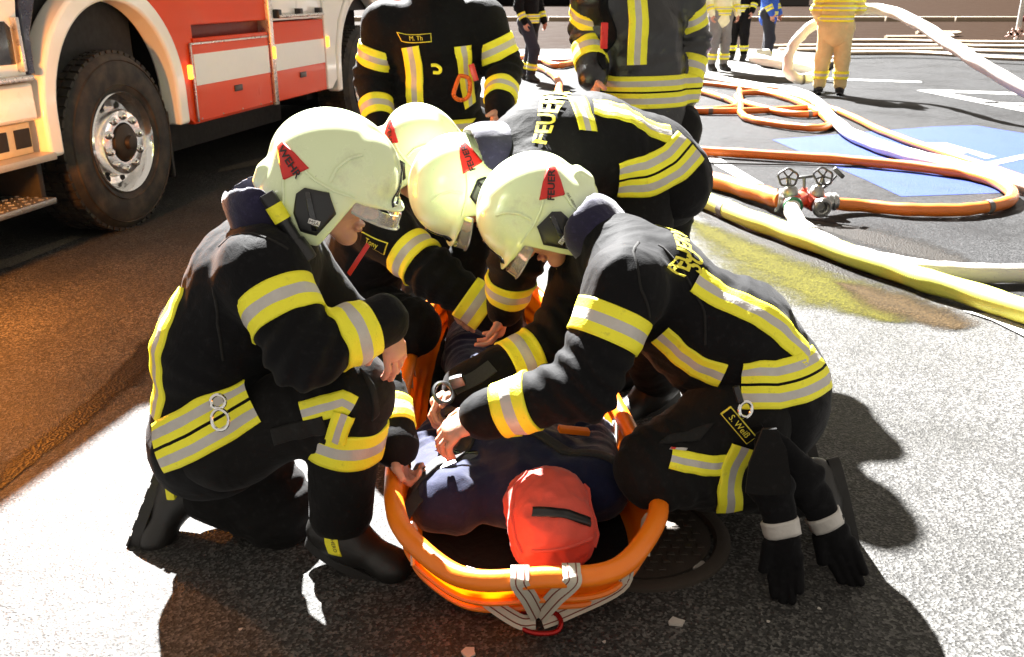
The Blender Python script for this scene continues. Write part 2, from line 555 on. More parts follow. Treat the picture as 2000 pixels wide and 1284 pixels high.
def text_mesh(txt, size, bold=0.0):
    key = (txt, size, bold)
    if key not in _TXT:
        cu = bpy.data.curves.new('text_curve', 'FONT'); cu.body = txt; cu.size = size
        cu.align_x = 'CENTER'; cu.align_y = 'CENTER'; cu.fill_mode = 'FRONT'; cu.offset = bold; cu.resolution_u = 3
        ob = bpy.data.objects.new('text_curve', cu); COL.objects.link(ob)
        dg = bpy.context.evaluated_depsgraph_get()
        me = bpy.data.meshes.new_from_object(ob.evaluated_get(dg))
        bm = bmesh.new(); bm.from_mesh(me)
        bmesh.ops.remove_doubles(bm, verts=bm.verts[:], dist=1e-6)
        bmesh.ops.triangulate(bm, faces=bm.faces[:])
        for _ in range(2):
            lg = [e for e in bm.edges if e.calc_length() > max(0.006, size*0.22)]
            if lg: bmesh.ops.subdivide_edges(bm, edges=lg, cuts=1); bmesh.ops.triangulate(bm, faces=bm.faces[:])
        bm.verts.index_update()
        _TXT[key] = (np.array([v.co[:] for v in bm.verts]), [tuple(v.index for v in fc.verts) for fc in bm.faces])
        bm.free(); bpy.data.objects.remove(ob); bpy.data.curves.remove(cu); bpy.data.meshes.remove(me)
    return _TXT[key]
# ------------------------------------------------------------------ shared materials
M = {}
M['cloth'] = cloth_mat('black_aramid_cloth', (0.0048, 0.0048, 0.0056), sheen=0.04)
M['cloth_worn'] = cloth_mat('charcoal_aramid_cloth', (0.0075, 0.0072, 0.0072), sheen=0.05)
M['fleece'] = cloth_mat('navy_fleece', (0.016, 0.014, 0.040), sheen=0.6, wear=0.8)
M['navy'] = cloth_mat('navy_coverall_cloth', (0.010, 0.013, 0.040), sheen=0.25, wear=0.4)
M['beige'] = cloth_mat('beige_aramid_cloth', (0.60, 0.48, 0.24), sheen=0.1, wear=0.2)
M['greycloth'] = cloth_mat('grey_trouser_cloth', (0.20, 0.20, 0.21), sheen=0.1, wear=0.5)
M['denim'] = cloth_mat('dark_blue_trouser_cloth', (0.03, 0.032, 0.045), sheen=0.1, wear=0.5)
M['hivis'] = cloth_mat('white_yellow_vest_cloth', (0.80, 0.78, 0.55), sheen=0.0, wear=0.1)
M['bluevest'] = cloth_mat('blue_vest_cloth', (0.05, 0.12, 0.55), sheen=0.0, wear=0.1)
def _yellow():
    t = NT('fluorescent_yellow_tape'); n1 = t.noise(8, 5, .65); n2 = t.noise(45, 4, .7)
    c = t.mix((.80, .74, .03), (.98, .93, .03), n1.outputs['Fac'])
    c = t.mix(c, (.30, .27, .06), t.ramp(n2.outputs['Fac'], [(.60, (0,)*3), (.80, (.5,)*3)]).outputs['Color'])
    tc = t.n('ShaderNodeTexCoord'); vo = t.n('ShaderNodeTexVoronoi'); vo.inputs['Scale'].default_value = 260; t.l(tc.outputs['Object'], vo.inputs['Vector'])
    b1 = t.bump(vo.outputs['Distance'], .3, .002)
    t.set(Base_Color=c, Roughness=.6, Normal=t.bump(n1.outputs['Fac'], .35, .02, b1)); return t.m
M['yellow'] = _yellow()
def _silver():
    t = NT('silver_reflective_tape')
    nz = t.noise(30, 4)
    c = t.mix((0.42, 0.40, 0.37), (0.58, 0.555, 0.52), nz.outputs['Fac'])
    t.set(Base_Color=c, Roughness=0.45, Metallic=0.15)
    t.set(Normal=t.bump(t.noise(10, 5).outputs['Fac'], 0.45, 0.02, t.bump(t.noise(140, 3).outputs['Fac'], 0.3, 0.003))); return t.m
M['silver'] = _silver()
def _scuffed_helmet():
    t = NT('photoluminescent_helmet_shell_scuffed'); n1 = t.noise(11, 6, .7); n2 = t.noise(70, 5, .75); n3 = t.noise(3, 3)
    c = t.mix((.70, .82, .48), (.80, .89, .58), n3.outputs['Fac'])
    c = t.mix(c, (.42, .42, .30), t.ramp(n1.outputs['Fac'], [(.56, (0,)*3), (.74, (.45,)*3)]).outputs['Color'])
    c = t.mix(c, (.20, .19, .15), t.ramp(n2.outputs['Fac'], [(.66, (0,)*3), (.76, (.55,)*3)]).outputs['Color'])
    rg = t.ramp(n1.outputs['Fac'], [(.4, (.16,)*3), (.7, (.38,)*3)])
    t.set(Base_Color=c, Roughness=rg.outputs['Color'], Coat_Weight=.45, Coat_Roughness=.12, Normal=t.bump(n2.outputs['Fac'], .05, .002)); return t.m
M['tape'] = [M['yellow'], M['silver'], M['cloth']]
M['helmet'] = simple('photoluminescent_helmet_shell', (0.76, 0.87, 0.53), 0.2, vary=0.05, scale=5, bump=0.03, coat=0.7)
M['helmet'] = _scuffed_helmet()
M['black_plastic'] = simple('black_plastic', (0.012, 0.012, 0.013), 0.35, bump=0.03)
M['black_gloss'] = simple('black_gloss', (0.008, 0.008, 0.009), 0.12, bump=0.0, coat=0.6)
M['rubber'] = simple('black_rubber', (0.016, 0.015, 0.014), 0.65, bump=0.25, scale=40)
M['red_sticker'] = simple('red_reflective_sticker', (0.62, 0.02, 0.015), 0.35, bump=0.05)
M['ink'] = simple('black_ink', (0.015, 0.012, 0.012), 0.5, bump=0)
M['white_ink'] = simple('white_ink', (0.75, 0.75, 0.73), 0.5, bump=0)
M['yellow_thread'] = simple('yellow_thread', (0.75, 0.66, 0.05), 0.7, bump=0.1, scale=120)
M['chrome'] = simple('polished_metal', (0.78, 0.77, 0.75), 0.16, 1.0, vary=0.06, bump=0.03)
M['alu'] = simple('cast_aluminium', (0.30, 0.30, 0.29), 0.42, 0.85, vary=0.15, bump=0.1, scale=60)
M['steel'] = simple('dark_steel', (0.10, 0.10, 0.10), 0.4, 1.0, bump=0.1)
M['leather'] = simple('black_leather', (0.014, 0.013, 0.012), 0.42, bump=0.25, scale=55)
def _skin():
    t = NT('skin')
    nz = t.noise(38, 4); n2 = t.noise(9, 3)
    c = t.mix((0.50, 0.235, 0.16), (0.62, 0.33, 0.23), nz.outputs['Fac'])
    c = t.mix(c, (0.55, 0.20, 0.14), t.ramp(n2.outputs['Fac'], [(0.45, (0, 0, 0)), (0.75, (0.5,)*3)]).outputs['Color'])
    t.set(Base_Color=c, Roughness=0.48, Subsurface_Weight=0.12, Subsurface_Radius=(0.01, 0.004, 0.002), Subsurface_Scale=0.6)
    t.set(Normal=t.bump(t.noise(230, 3).outputs['Fac'], 0.25, 0.002)); return t.m
M['skin'] = _skin()
M['lips'] = simple('lip_skin', (0.48, 0.17, 0.13), 0.4, bump=0.1, scale=80)
M['hair'] = simple('dark_hair', (0.03, 0.02, 0.012), 0.6, bump=0.4, scale=60)
def _glass():
    t = NT('clear_visor'); t.set(Base_Color=(0.9, 0.9, 0.88), Roughness=0.06, Transmission_Weight=0.75, IOR=1.5, Coat_Weight=0.5); return t.m
M['visor'] = _glass()
M['wet_cloth'] = cloth_mat('wet_black_cloth', (0.006, 0.006, 0.007), sheen=0.0, rough=0.28, spec=0.6)
M['patch'] = cloth_mat('charcoal_reinforcement', (0.016, 0.0155, 0.015), sheen=0.05)
# ------------------------------------------------------------------ helmet (built once, in its own frame: x forward, y left, z up)
def make_helmet_sdf():
    s = SDF()
    s.ell((0, 0, .02), (.150, .122, .134), k=0)
    s.ell((-.002, 0, .02), (.158, .042, .142), k=.018)
    s.ell((.040, 0, .018), (.116, .1265, .129), k=.003)
    for y in (-1, 1):
        s.ell((-.004, y*.084, -.060), (.086, .042, .096), k=.03)
    s.ell((-.078, 0, -.062), (.082, .102, .078), k=.03)
    s.box((-.148, 0, -.05), (.022, .05, .032), rnd=.018, k=.015)
    a = R(9); ax = np.array([[math.cos(a), 0, -math.sin(a)], [0, 1, 0], [math.sin(a), 0, math.cos(a)]])
    s.ell((.088, 0, .006), (.098, .108, .013), ax, k=.018)
    def face(p):
        return np.maximum(p[:, 2] + .006 + .10*np.maximum(p[:, 0]-.06, 0), .080 + .36*p[:, 2] - p[:, 0])
    s.fn(face, .006, 's')
    s.fn(lambda p: -(p[:, 2] + .148 - .20*np.maximum(-p[:, 0]-.02, 0)), .006, 'i')
    s.ell((0, 0, .008), (.137, .108, .118), k=.004, op='s')
    s.cone((-.005, 0, 0), (.0, 0, -.4), .097, .100, k=.004, wide=(1, 0, 0), sc=1.15, op='s')
    return s
HS = make_helmet_sdf()
_HP = {}
def helmet_parts():
    if _HP: return _HP
    hold = bpy.data.objects.new('hold', None); COL.objects.link(hold)
    o = HS.build('helmet', M['helmet'], hold, .0042, 2, lap=1)
    _HP['shell'] = o.data
    out = []
    for sd, word in ((1, 'FEUER'), (-1, 'WEHR')):
        y = sd*.135
        ux, uy = A3(1, 0, 0), A3(0, 0, 1)
        hexa = [(-.056, -.034), (-.042, -.014), (.014, -.004), (.046, -.046), (.020, -.114), (-.020, -.118), (-.048, -.080)]
        out.append(('side_cover', HS.patch('side_cover', hexa, (0, y, 0), ux, uy, M['black_plastic'], hold, .007, rings=6)))
        out.append(('side_cover_rib', HS.patch('side_cover_rib', [(-.036, -.02), (-.026, -.016), (.022, -.098), (.006, -.102)], (0, y, 0), ux, uy, M['black_gloss'], hold, .011, rings=3)))
        stk = [(-.046, .030), (-.090, .046), (-.128, .052), (-.137, .034), (-.118, .006), (-.094, -.022)]
        out.append(('red_sticker', HS.patch('red_sticker', stk, (0, y, 0), ux, uy, M['red_sticker'], hold, .0022, rings=6, dirn=A3(0, -sd, 0))))
        tx = -sd
        t1 = unit(A3(tx*.86, 0, -.5*tx)); t2 = unit(A3(.5, 0, .86))
        out.append(('sticker_lettering', HS.text('sticker_lettering', word, .0265, (-.094, y, .021), t1, t2, M['ink'], hold, .0040, bold=.0006, dirn=A3(0, -sd, 0))))
        out.append(('maker_plate', HS.patch('maker_plate', [(-.020, -.074), (.006, -.074), (.006, -.086), (-.020, -.086)], (0.012, y, 0), ux, uy, M['white_ink'], hold, .0125, rings=2)))
        out.append(('maker_lettering', HS.text('maker_lettering', 'MSA', .0125, (.005, y, -.080), A3(tx, 0, 0), A3(0, 0, 1), M['ink'], hold, .0140)))
    for sd in (1, -1):
        for path, hw in (([(.055, .10, .10), (.030, .115, .085), (.012, .125, .055), (.008, .13, .02)], .0035), ([(.075, .13, .006), (.02, .13, .004), (-.03, .13, .012), (-.055, .13, .022)], .003), ([(-.10, .11, -.02), (-.085, .125, -.05), (-.075, .12, -.09)], .003)):
            out.append(('shell_ridge', HS.ribbon('shell_ridge', [A3(a, sd*b, c) for a, b, c in path], hw, [M['helmet']], hold, rows=[(-1, 1, 0)], off=.0035)))
    emb = [(0, .088), (.010, .060), (.030, .036), (.070, .024), (.045, .013), (0, .010), (-.045, .013), (-.070, .024), (-.030, .036), (-.010, .060)]
    out.append(('front_emblem', HS.patch('front_emblem', emb, (.175, 0, .004), A3(0, 1, 0), A3(0, 0, 1), M['black_gloss'], hold, .003, rings=6, center=(0, .026))))
    # clear visor under the brim
    mb = MB(); N = 28; vs = []
    for i in range(N+1):
        th = R(-78) + R(156)*i/N
        for (r, z) in ((.0, .004), (.002, -.026), (.006, -.030), (-.004, -.026), (-.006, .004)):
            vs.append((.045 + (.138+r)*math.cos(th), (.108+r)*math.sin(th), z - .028*math.cos(th)))
    fs = [(i*5+k, (i+1)*5+k, (i+1)*5+(k+1) % 5, i*5+(k+1) % 5) for i in range(N) for k in range(5)]
    mb.add(vs, fs); out.append(('visor', mb.build('visor', M['visor'], hold)))
    _HP['subs'] = [(n, ob.data) for n, ob in out]
    for n, ob in out: bpy.data.objects.remove(ob)
    bpy.data.objects.remove(o); bpy.data.objects.remove(hold)
    return _HP
def frame(f, u):
    f = unit(f); u = np.asarray(u, float); u = unit(u - f*np.dot(u, f)); l = np.cross(u, f)
    return f, l, u
def put_helmet(root, c, f, u, lamp=False, name_text=None, scale=1.0):
    hp = helmet_parts(); f, l, u = frame(f, u)
    ob = bpy.data.objects.new('helmet', hp['shell']); link(ob, root)
    m = Matrix(((f[0], l[0], u[0]), (f[1], l[1], u[1]), (f[2], l[2], u[2])))
    ob.rotation_mode = 'QUATERNION'; ob.rotation_quaternion = m.to_quaternion()
    ob.location = Vector(np.asarray(c, float) - np.array(root.location)); ob.scale = (scale,)*3
    for n, me in hp['subs']:
        link(bpy.data.objects.new(n, me), ob)
    if name_text:
        hold = bpy.data.objects.new('hold', None); COL.objects.link(hold)
        t = HS.text('owner_lettering', name_text[0], .0155, name_text[1], name_text[2], name_text[3], M['ink'], hold, .0022)
        t.parent = ob; bpy.data.objects.remove(hold)
    if lamp:
        mb = MB()
        a, b = A3(-.118, -.118, -.062), A3(.012, -.128, -.168)
        mb.lathe(a, b-a, [(.001, 0), (.017, 0), (.019, .01), (.019, .075), (.016, .08), (.016, .12), (.021, .125), (.024, .15), (.024, .175), (.02, .178), (.001, .175)], 18)
        lo = mb.build('helmet_lamp', M['black_plastic'], None); lo.parent = ob
        mb = MB(); t = unit(b-a); mb.lathe(a + t*.03, t, [(.0193, 0), (.0203, 0), (.0203, .04), (.0193, .04)], 18, close=True)
        lb = mb.build('lamp_label', M['yellow'], None); lb.parent = lo
    return ob

# ------------------------------------------------------------------ hands and heads
def add_hand(s, wrist, d, n, thumb, curl=(25, 30, 20), spread=0.0, sc=1.0, tcurl=20, tout=0.8, curls=None):
    """d = towards the fingers, n = where the palm faces, thumb = direction of the thumb's side"""
    d = unit(d); n = unit(np.asarray(n, float) - d*np.dot(n, d)); t = unit(np.asarray(thumb, float) - d*np.dot(thumb, d) - n*np.dot(thumb, n))
    w = np.asarray(wrist, float)
    s.cone(w, w + d*.085*sc, .024*sc, .019*sc, .012, wide=t, sc=1.75)
    s.cone(w + d*.02*sc + t*.018*sc, w + d*.05*sc + t*.03*sc + n*.008*sc, .017*sc, .014*sc, .012)
    for i, (o, ln) in enumerate(((.0315, .92), (.0105, 1.03), (-.0105, .96), (-.0305, .76))):
        p = w + d*(.085 - .006*abs(i-1.2))*sc + t*o*sc
        dd = unit(d + t*spread*(1.5-i)); cu = curls[i] if curls else curl
        ang = 0
        for j, (L, r0, r1) in enumerate(((.043, .0092, .0086), (.027, .0086, .0080), (.023, .0080, .0064))):
            ang += cu[j]
            q = p + (dd*math.cos(R(ang)) + n*math.sin(R(ang)))*L*ln*sc
            s.cone(p, q, r0*sc, r1*sc, .0028); p = q
    p = w + d*.028*sc + t*.030*sc
    dr = unit(d*.75 + t*tout + n*.35)
    for j, (L, r0, r1) in enumerate(((.038, .0125, .0108), (.032, .0108, .0085))):
        q = p + dr*L*sc; s.cone(p, q, r0*sc, r1*sc, .006); p = q
        dr = unit(dr*math.cos(R(tcurl)) + unit(n*.6 - t*.5 + d*.5)*math.sin(R(tcurl)))
    return s
def add_head(s, c, f, u, neck):
    f, l, u = frame(f, u); c = np.asarray(c, float)
    ax = np.array([f, l, u])
    X = lambda a, b, e: c + f*a + l*b + u*e
    s.ell(X(0, 0, .02), (.098, .077, .108), ax, k=0)
    s.ell(X(.038, 0, -.045), (.058, .060, .080), ax, k=.02)
    s.cone(X(.0, -.05, -.075), X(.072, 0, -.122), .022, .020, .02); s.cone(X(.0, .05, -.075), X(.072, 0, -.122), .022, .020, .02)
    s.ell(X(.083, 0, -.124), (.018, .024, .018), ax, k=.012)
    s.cone(X(.092, 0, -.005), X(.117, 0, -.046), .010, .0135, .008)
    s.ell(X(.112, 0, -.050), (.016, .015, .012), ax, k=.006)
    for y in (-1, 1):
        s.ell(X(.103, y*.014, -.053), (.011, .009, .009), ax, k=.005)
        s.ell(X(.058, y*.048, -.042), (.030, .022, .024), ax, k=.015)
        s.cone(X(.088, y*.012, .016), X(.070, y*.052, .013), .009, .008, .010)
        s.ell(X(-.012, y*.080, -.035), (.022, .010, .034), ax, k=.006)
        s.ell(X(.090, y*.031, -.008), (.014, .017, .010), ax, k=.008, op='s')
    s.cone(X(.094, -.020, -.087), X(.094, .020, -.087), .0085, .0085, .004, )
    s.ell(X(.098, 0, -.083), (.012, .020, .0065), ax, k=.003)
    s.ell(X(.095, 0, -.096), (.012, .018, .0075), ax, k=.003)
    s.box(X(.108, 0, -.0895), (.014, .022, .0012), ax, .001, .002, op='s')
    s.cone(X(-.02, 0, -.08), neck, .058, .062, .03)
    return s
def eyes(root, c, f, u):
    f, l, u = frame(f, u); c = np.asarray(c, float)
    for y in (-1, 1):
        mb = MB(); o = c + f*.080 + l*y*.031 - u*.008
        mb.lathe(o, f, [(.001, -.011), (.008, -.008), (.011, 0), (.0095, .0055), (.006, .0092)], 14); mb.mi = 1
        mb.lathe(o, f, [(.0062, .0090), (.0045, .0104), (.001, .0112)], 14)
        mb.build('eye', [M['white_ink'], M['ink']], root)

# ------------------------------------------------------------------ boots
def boot(root, ankle, toe, up, h=.008, sole_lugs=False, leg=None, mat='leather'):
    ankle = np.asarray(ankle, float); toe = np.asarray(toe, float)
    f, l, u = frame(toe - ankle, up)
    leg = u if leg is None else unit(leg)
    heel = ankle - f*.055 - u*.055
    tip = heel + f*.265
    s = SDF()
    s.cone(ankle + leg*.16, ankle, .066, .060, .02, wide=l, sc=.95)
    s.cone(heel + f*.02 + u*.028, heel + f*.10 + u*.03, .046, .046, .04)
    s.cone(heel + f*.09 + u*.030, tip - f*.045 + u*.020, .047, .040, .04, wide=l, sc=1.18)
    s.ell(tip - f*.05 + u*.018, (.055, .05, .042), np.array([f, l, u]), k=.02)
    s.fold(.003, 12, 3.0)
    b = s.build('boot', M[mat], root, h, 2)
    mb = MB(); pl = []
    for i in range(22):
        th = 2*math.pi*i/22; cx = math.cos(th); cy = math.sin(th)
        wd = .050 - .010*math.cos(th + .4) - (.008 if abs(cx) < .35 else 0)
        pl.append((.132 + .146*cx*abs(cx)**-.15 if abs(cx) > 1e-6 else .132, (.046 + .006*cx)*(1 if cy > 0 else -1)*abs(cy)**.75))
    o = heel - u*.036 - f*.004
    mb.prism(pl, o, f, l, u, .030)
    if sole_lugs:
        for a in np.arange(.02, .26, .045):
            for y in (-1, 1):
                mb.box(o + f*a + l*y*.024 - u*.001, (.015, .018, .0035), (f, l, u), .002)
    mb.build('sole', M['rubber'], b)
    return s, b

# ------------------------------------------------------------------ a dressed figure from its joints
class Fig: pass
def figure(label, J, seed=1.0, h=.010, cat='firefighter', group=None, mats=('cloth', 'cloth_worn'), girth=1.0, legs=True, boots=True, hem=True, fold=.0095, body=True, hands=None, head=True, bh=.0055, armr=1.0, boot_mat='leather', collar='fleece', name='person', bootkw={}, csc=1.0, shape=None, cback=0.0):
    J = {k: np.asarray(v, float) for k, v in J.items()}
    base = np.array([J['pel'][0], J['pel'][1], 0])
    F = Fig(); F.J = J
    F.root = empty(name, base, label, cat, group)
    w = unit(J['sL'] - J['sR']); ax = unit(J['neck'] - J['pel']); w = unit(w - ax*np.dot(w, ax)); fr = np.cross(w, ax)  # fr points forward
    F.w, F.ax, F.fr = w, ax, fr
    g = girth
    def arm(s, q, k=.035):
        s.cone(J['s'+q], J['e'+q], .090*g*armr, .078*g*armr, k).cone(J['e'+q], J['w'+q], .078*g*armr, .060*g*armr, .03)
        s.joint(J['e'+q], unit(J['w'+q]-J['s'+q]), .010, .05, .11)
        return s
    F.arms = {q: arm(SDF().fold(fold, 6.5, seed), q) for q in 'RL'}
    s = SDF(); mid = J.get('mid', (J['pel'] + J['chest'])/2)
    s.cone(J['pel'], mid, .142*g, .142*g, .05, wide=w, sc=1.28)
    s.cone(mid, J['chest'], .142*g, .148*g, .06, wide=w, sc=1.30)
    s.cone(J['chest'], J['neck'], .13*g, .075*g, .06, wide=w, sc=1.25)
    for q in 'RL':
        s.cone(J['chest']*.4 + J['neck']*.6, J['s'+q], .085*g, .088*g, .06)
    F.torso = SDF(); F.torso.pr = list(s.pr); F.torso.fold(fold, 6.5, seed)
    for q in 'RL': arm(s, q, .045)
    if hem:
        hv = J.get('hemdir', -ax)
        s.cone(J['pel'], J['pel'] + unit(hv)*J.get('hemlen', .12), .150*g, .165*g, .05, wide=w, sc=1.22)
    s.fold(fold, 6.5, seed).joint(mid, ax, .006, .06, .16)
    if shape: shape(s)
    F.jk = s
    F.jacket = s.build('jacket', M[mats[0]], F.root, h)
    if legs:
        t = SDF()
        t.cone(J['hR'], J['hL'], .135*g, .135*g, .05)
        F.leg = {}
        for q in 'RL':
            def leg_(s2, q=q):
                s2.cone(J['h'+q], J['k'+q], .122*g, .098*g, .05)
                s2.cone(J['k'+q], J['a'+q] + unit(J['k'+q]-J['a'+q])*.05, .098*g, .080*g, .035)
                s2.joint(J['k'+q], unit(J['k'+q]-J['h'+q]), .007, .05, .13)
            leg_(t); F.leg[q] = SDF().fold(fold, 6.5, seed+4).cone(J['k'+q], J['a'+q] + unit(J['k'+q]-J['a'+q])*.05, .098*g, .080*g, .035)
        t.fold(fold, 6.5, seed + 4)
        F.tr = t; F.trousers = t.build('trousers', M[mats[1]], F.root, h)
    if boots:
        F.boots = {}
        for q in 'RL':
            if 't'+q in J:
                F.boots[q] = boot(F.root, J['a'+q], J['t'+q], J.get('up'+q, A3(0, 0, 1)), max(.008, h*.8), bootkw.get(q, False), J['k'+q]-J['a'+q], boot_mat)
    if body:
        b = SDF()
        b.cone(J['chest'], J['neck'], .05, .05, .03)
        for q in 'RL':
            b.cone(J['neck'], J['s'+q], .04, .04, .03); b.cone(J['s'+q], J['e'+q], .036, .034, .02); b.cone(J['e'+q], J['w'+q], .034, .027, .02)
        if head: add_head(b, J['head'], J['hf'], J['hu'], J['neck'])
        for q in 'RL':
            hk = (hands or {}).get(q)
            if hk: add_hand(b, J['w'+q], **hk)
        F.bs = b
        F.body = b.build('body', M['skin'], F.root, bh, 2)
        if head: eyes(F.root, J['head'], J['hf'], J['hu'])
    if collar and body:
        c0 = J['neck'] - ax*.035; t0 = unit(unit(J['head'] - J['neck'])*.4 + ax*.6)
        c = SDF().cone(c0, c0 + t0*.10*csc - fr*(.012 + cback), .096*csc, .106*csc, 0, wide=w, sc=1.08)
        c.cone(c0 - t0*.12, c0 + t0*.26 - fr*(.02 + cback*2.4), .068*csc, .092*csc, .012, wide=w, sc=1.06, op='s')
        c.ell(J['head'] + unit(J['hf'])*.10 - unit(J['hu'])*.10, (.13, .13, .13), k=.02, op='s')
        c.ell(J['head'] - unit(J['hu'])*.02, (.165, .135, .155), np.array(frame(J['hf'], J['hu'])), k=.02, op='s')
        c.fold(.006, 8, seed + 8)
        c.build('collar', M[collar], F.root, .0065, 2, lap=9)
    return F
def tape(F, part, guide, half=.038, rows=None, name='reflective_stripe', off=.004, closed=False):
    return part.ribbon(name, guide, half, M['tape'], F.root, rows, off, closed=closed)
def arm_ring(F, q, t, half=.038, fore=False):
    J = F.J; a, b = (J['e'+q], J['w'+q]) if fore else (J['s'+q], J['e'+q])
    return F.arms[q].ring('sleeve_stripe', a + (b-a)*t, b-a, half, M['tape'], F.root, off=.006)
def leg_ring(F, q, t, half=.042, off=.006):
    J = F.J; a, b = J['k'+q], J['a'+q]
    return F.leg[q].ring('trouser_stripe', a + (b-a)*t, b-a, half, M['tape'], F.root, off=off)
DOUBLE = [(-1, -.72, 0), (-.72, -.36, 1), (-.36, -.06, 0), (-.06, .06, 2), (.06, .36, 0), (.36, .72, 1), (.72, 1, 0)]
def lm(q, **k): return k
# ------------------------------------------------------------------ the ground
def asphalt(name, base=(.054, .053, .051), light=(.150, .146, .138), spec=.10, brown=0.0, grit=(.15, .145, .135), bcol=(.05, .028, .016)):
    t = NT(name)
    tc = t.n('ShaderNodeTexCoord'); ob = tc.outputs['Object']
    vo = t.n('ShaderNodeTexVoronoi'); vo.inputs['Scale'].default_value = 150; t.l(ob, vo.inputs['Vector'])
    vo2 = t.n('ShaderNodeTexVoronoi'); vo2.inputs['Scale'].default_value = 85; t.l(ob, vo2.inputs['Vector'])
    n1 = t.noise(1.1, 5, .6, vec=ob); n2 = t.noise(160, 4, .7, vec=ob); n3 = t.noise(6.0, 5, .6, vec=ob)
    st = t.ramp(vo.outputs['Color'], [(.22, tuple(x*.5 for x in base)), (.55, base), (.88, light)])
    c = t.mix(st.outputs['Color'], tuple(x*.55 for x in base), t.ramp(n1.outputs['Fac'], [(.42, (0,)*3), (.72, (.75,)*3)]).outputs['Color'])
    c = t.mix(c, grit, t.ramp(n2.outputs['Fac'], [(.60, (0,)*3), (.74, (.55,)*3)]).outputs['Color'])
    if brown: c = t.mix(c, bcol, brown)
    rg = t.ramp(n1.outputs['Fac'], [(.36, (.66,)*3), (.66, (.44,)*3)])
    t.set(Base_Color=c, Roughness=rg.outputs['Color'], Specular_IOR_Level=spec)
    hm = t.mix(vo.outputs['Color'], vo.outputs['Distance'], .35)
    b1 = t.bump(hm, .55, .010)
    b2 = t.bump(t.mix(vo2.outputs['Color'], n2.outputs['Fac'], .4), .35, .010, b1)
    b3 = t.bump(n3.outputs['Fac'], .25, .05, b2)
    t.set(Normal=b3); return t.m
ASPH = asphalt('asphalt')
tag(MB().add([(-140, -6, 0), (140, -6, 0), (140, 220, 0), (-140, 220, 0)], [(0, 1, 2, 3)]).build('ground', ASPH, smooth=False), kind='structure')
def sheet(name, pix, z, mat, world_pts=None):
    pts = world_pts if world_pts is not None else [G(u, v) for u, v in pix]
    vs = [(p[0], p[1], z) for p in pts]
    return tag(MB().add(vs, [tuple(range(len(vs)))]).build(name, mat, smooth=False), kind='structure')
_pk = [G(1180, 345), G(1345, 392), G(1440, 432), G(1560, 478), G(1700, 530), G(1850, 580), G(2060, 640)]
sheet('parking_area', None, .0015, asphalt('parking_asphalt', (.022, .022, .0225), (.055, .055, .056), spec=.05, grit=(.06, .06, .06)), [q for q in _pk] + [A3(40, 5.0, 0), A3(60, 22, 0), A3(-.5, 24.4, 0), A3(.4, 9, 0)])  # finer grey asphalt, darkened further to paint in the floodlight's falloff
def paint(name, col, hole=.32):
    t = NT(name); nz = t.noise(3.5, 6, .7); fn = t.noise(150, 3, .7)
    tc = t.n('ShaderNodeTexCoord'); vo = t.n('ShaderNodeTexVoronoi'); vo.inputs['Scale'].default_value = 95; t.l(tc.outputs['Object'], vo.inputs['Vector'])
    c = t.mix(tuple(x*.82 for x in col), col, fn.outputs['Fac'])
    wr = t.ramp(fn.outputs['Fac'], [(hole, (1,)*3), (hole + .10, (0,)*3)])
    c = t.mix(c, (.06, .058, .056), wr.outputs['Color'])
    c = t.mix(c, tuple(x*.55 for x in col), t.ramp(nz.outputs['Fac'], [(.5, (0,)*3), (.72, (.55,)*3)]).outputs['Color'])
    t.set(Base_Color=c, Roughness=.7, Specular_IOR_Level=.12); t.set(Normal=t.bump(vo.outputs['Distance'], .5, .01)); return t.m
WHITE_P = paint('white_road_paint', (.42, .41, .39)); BLUE_P = paint('blue_road_paint', (.016, .036, .18), .28); GREY_P = paint('worn_grey_paint', (.20, .17, .13), .42)
sheet('parking_bay_marking', [(1508, 274), (1700, 258), (1830, 248), (1905, 246), (2080, 275), (2080, 350), (1955, 378), (1760, 385), (1690, 352), (1610, 318)], .004, BLUE_P)
for nm, px in (('parking_symbol_marking', [(1812, 281), (1848, 281), (1945, 308), (1925, 312), (1890, 300), (1868, 303), (1835, 294)]),
               ('parking_symbol_marking', [(1912, 322), (1990, 305), (2060, 292), (2060, 298), (1995, 313), (1925, 328)]),
               ('parking_line_marking', [(1790, 178), (1815, 176), (2080, 226), (2080, 236)]),
               ('parking_line_marking', [(1815, 176), (2080, 185), (2080, 190), (1830, 181)]),
               ('parking_line_marking', [(1900, 199), (2080, 206), (2080, 211), (1925, 203)]),
               ('parking_line_marking', [(1350, 298), (1388, 300), (1492, 362), (1455, 358)]),
               ('parking_line_marking', [(1880, 610), (1935, 628), (2080, 700), (2080, 680), (1960, 620)]),
               ('parking_line_marking', [(1600, 153), (1800, 160), (1800, 163), (1600, 156)])):
    sheet(nm, px, .008, WHITE_P)
for px in ([(-60, 520), (-60, 540), (20, 523), (162, 464), (140, 462), (20, 505)], [(430, 330), (425, 338), (530, 318), (560, 300), (545, 300)]):
    sheet('road_line_marking', px, .004, GREY_P)
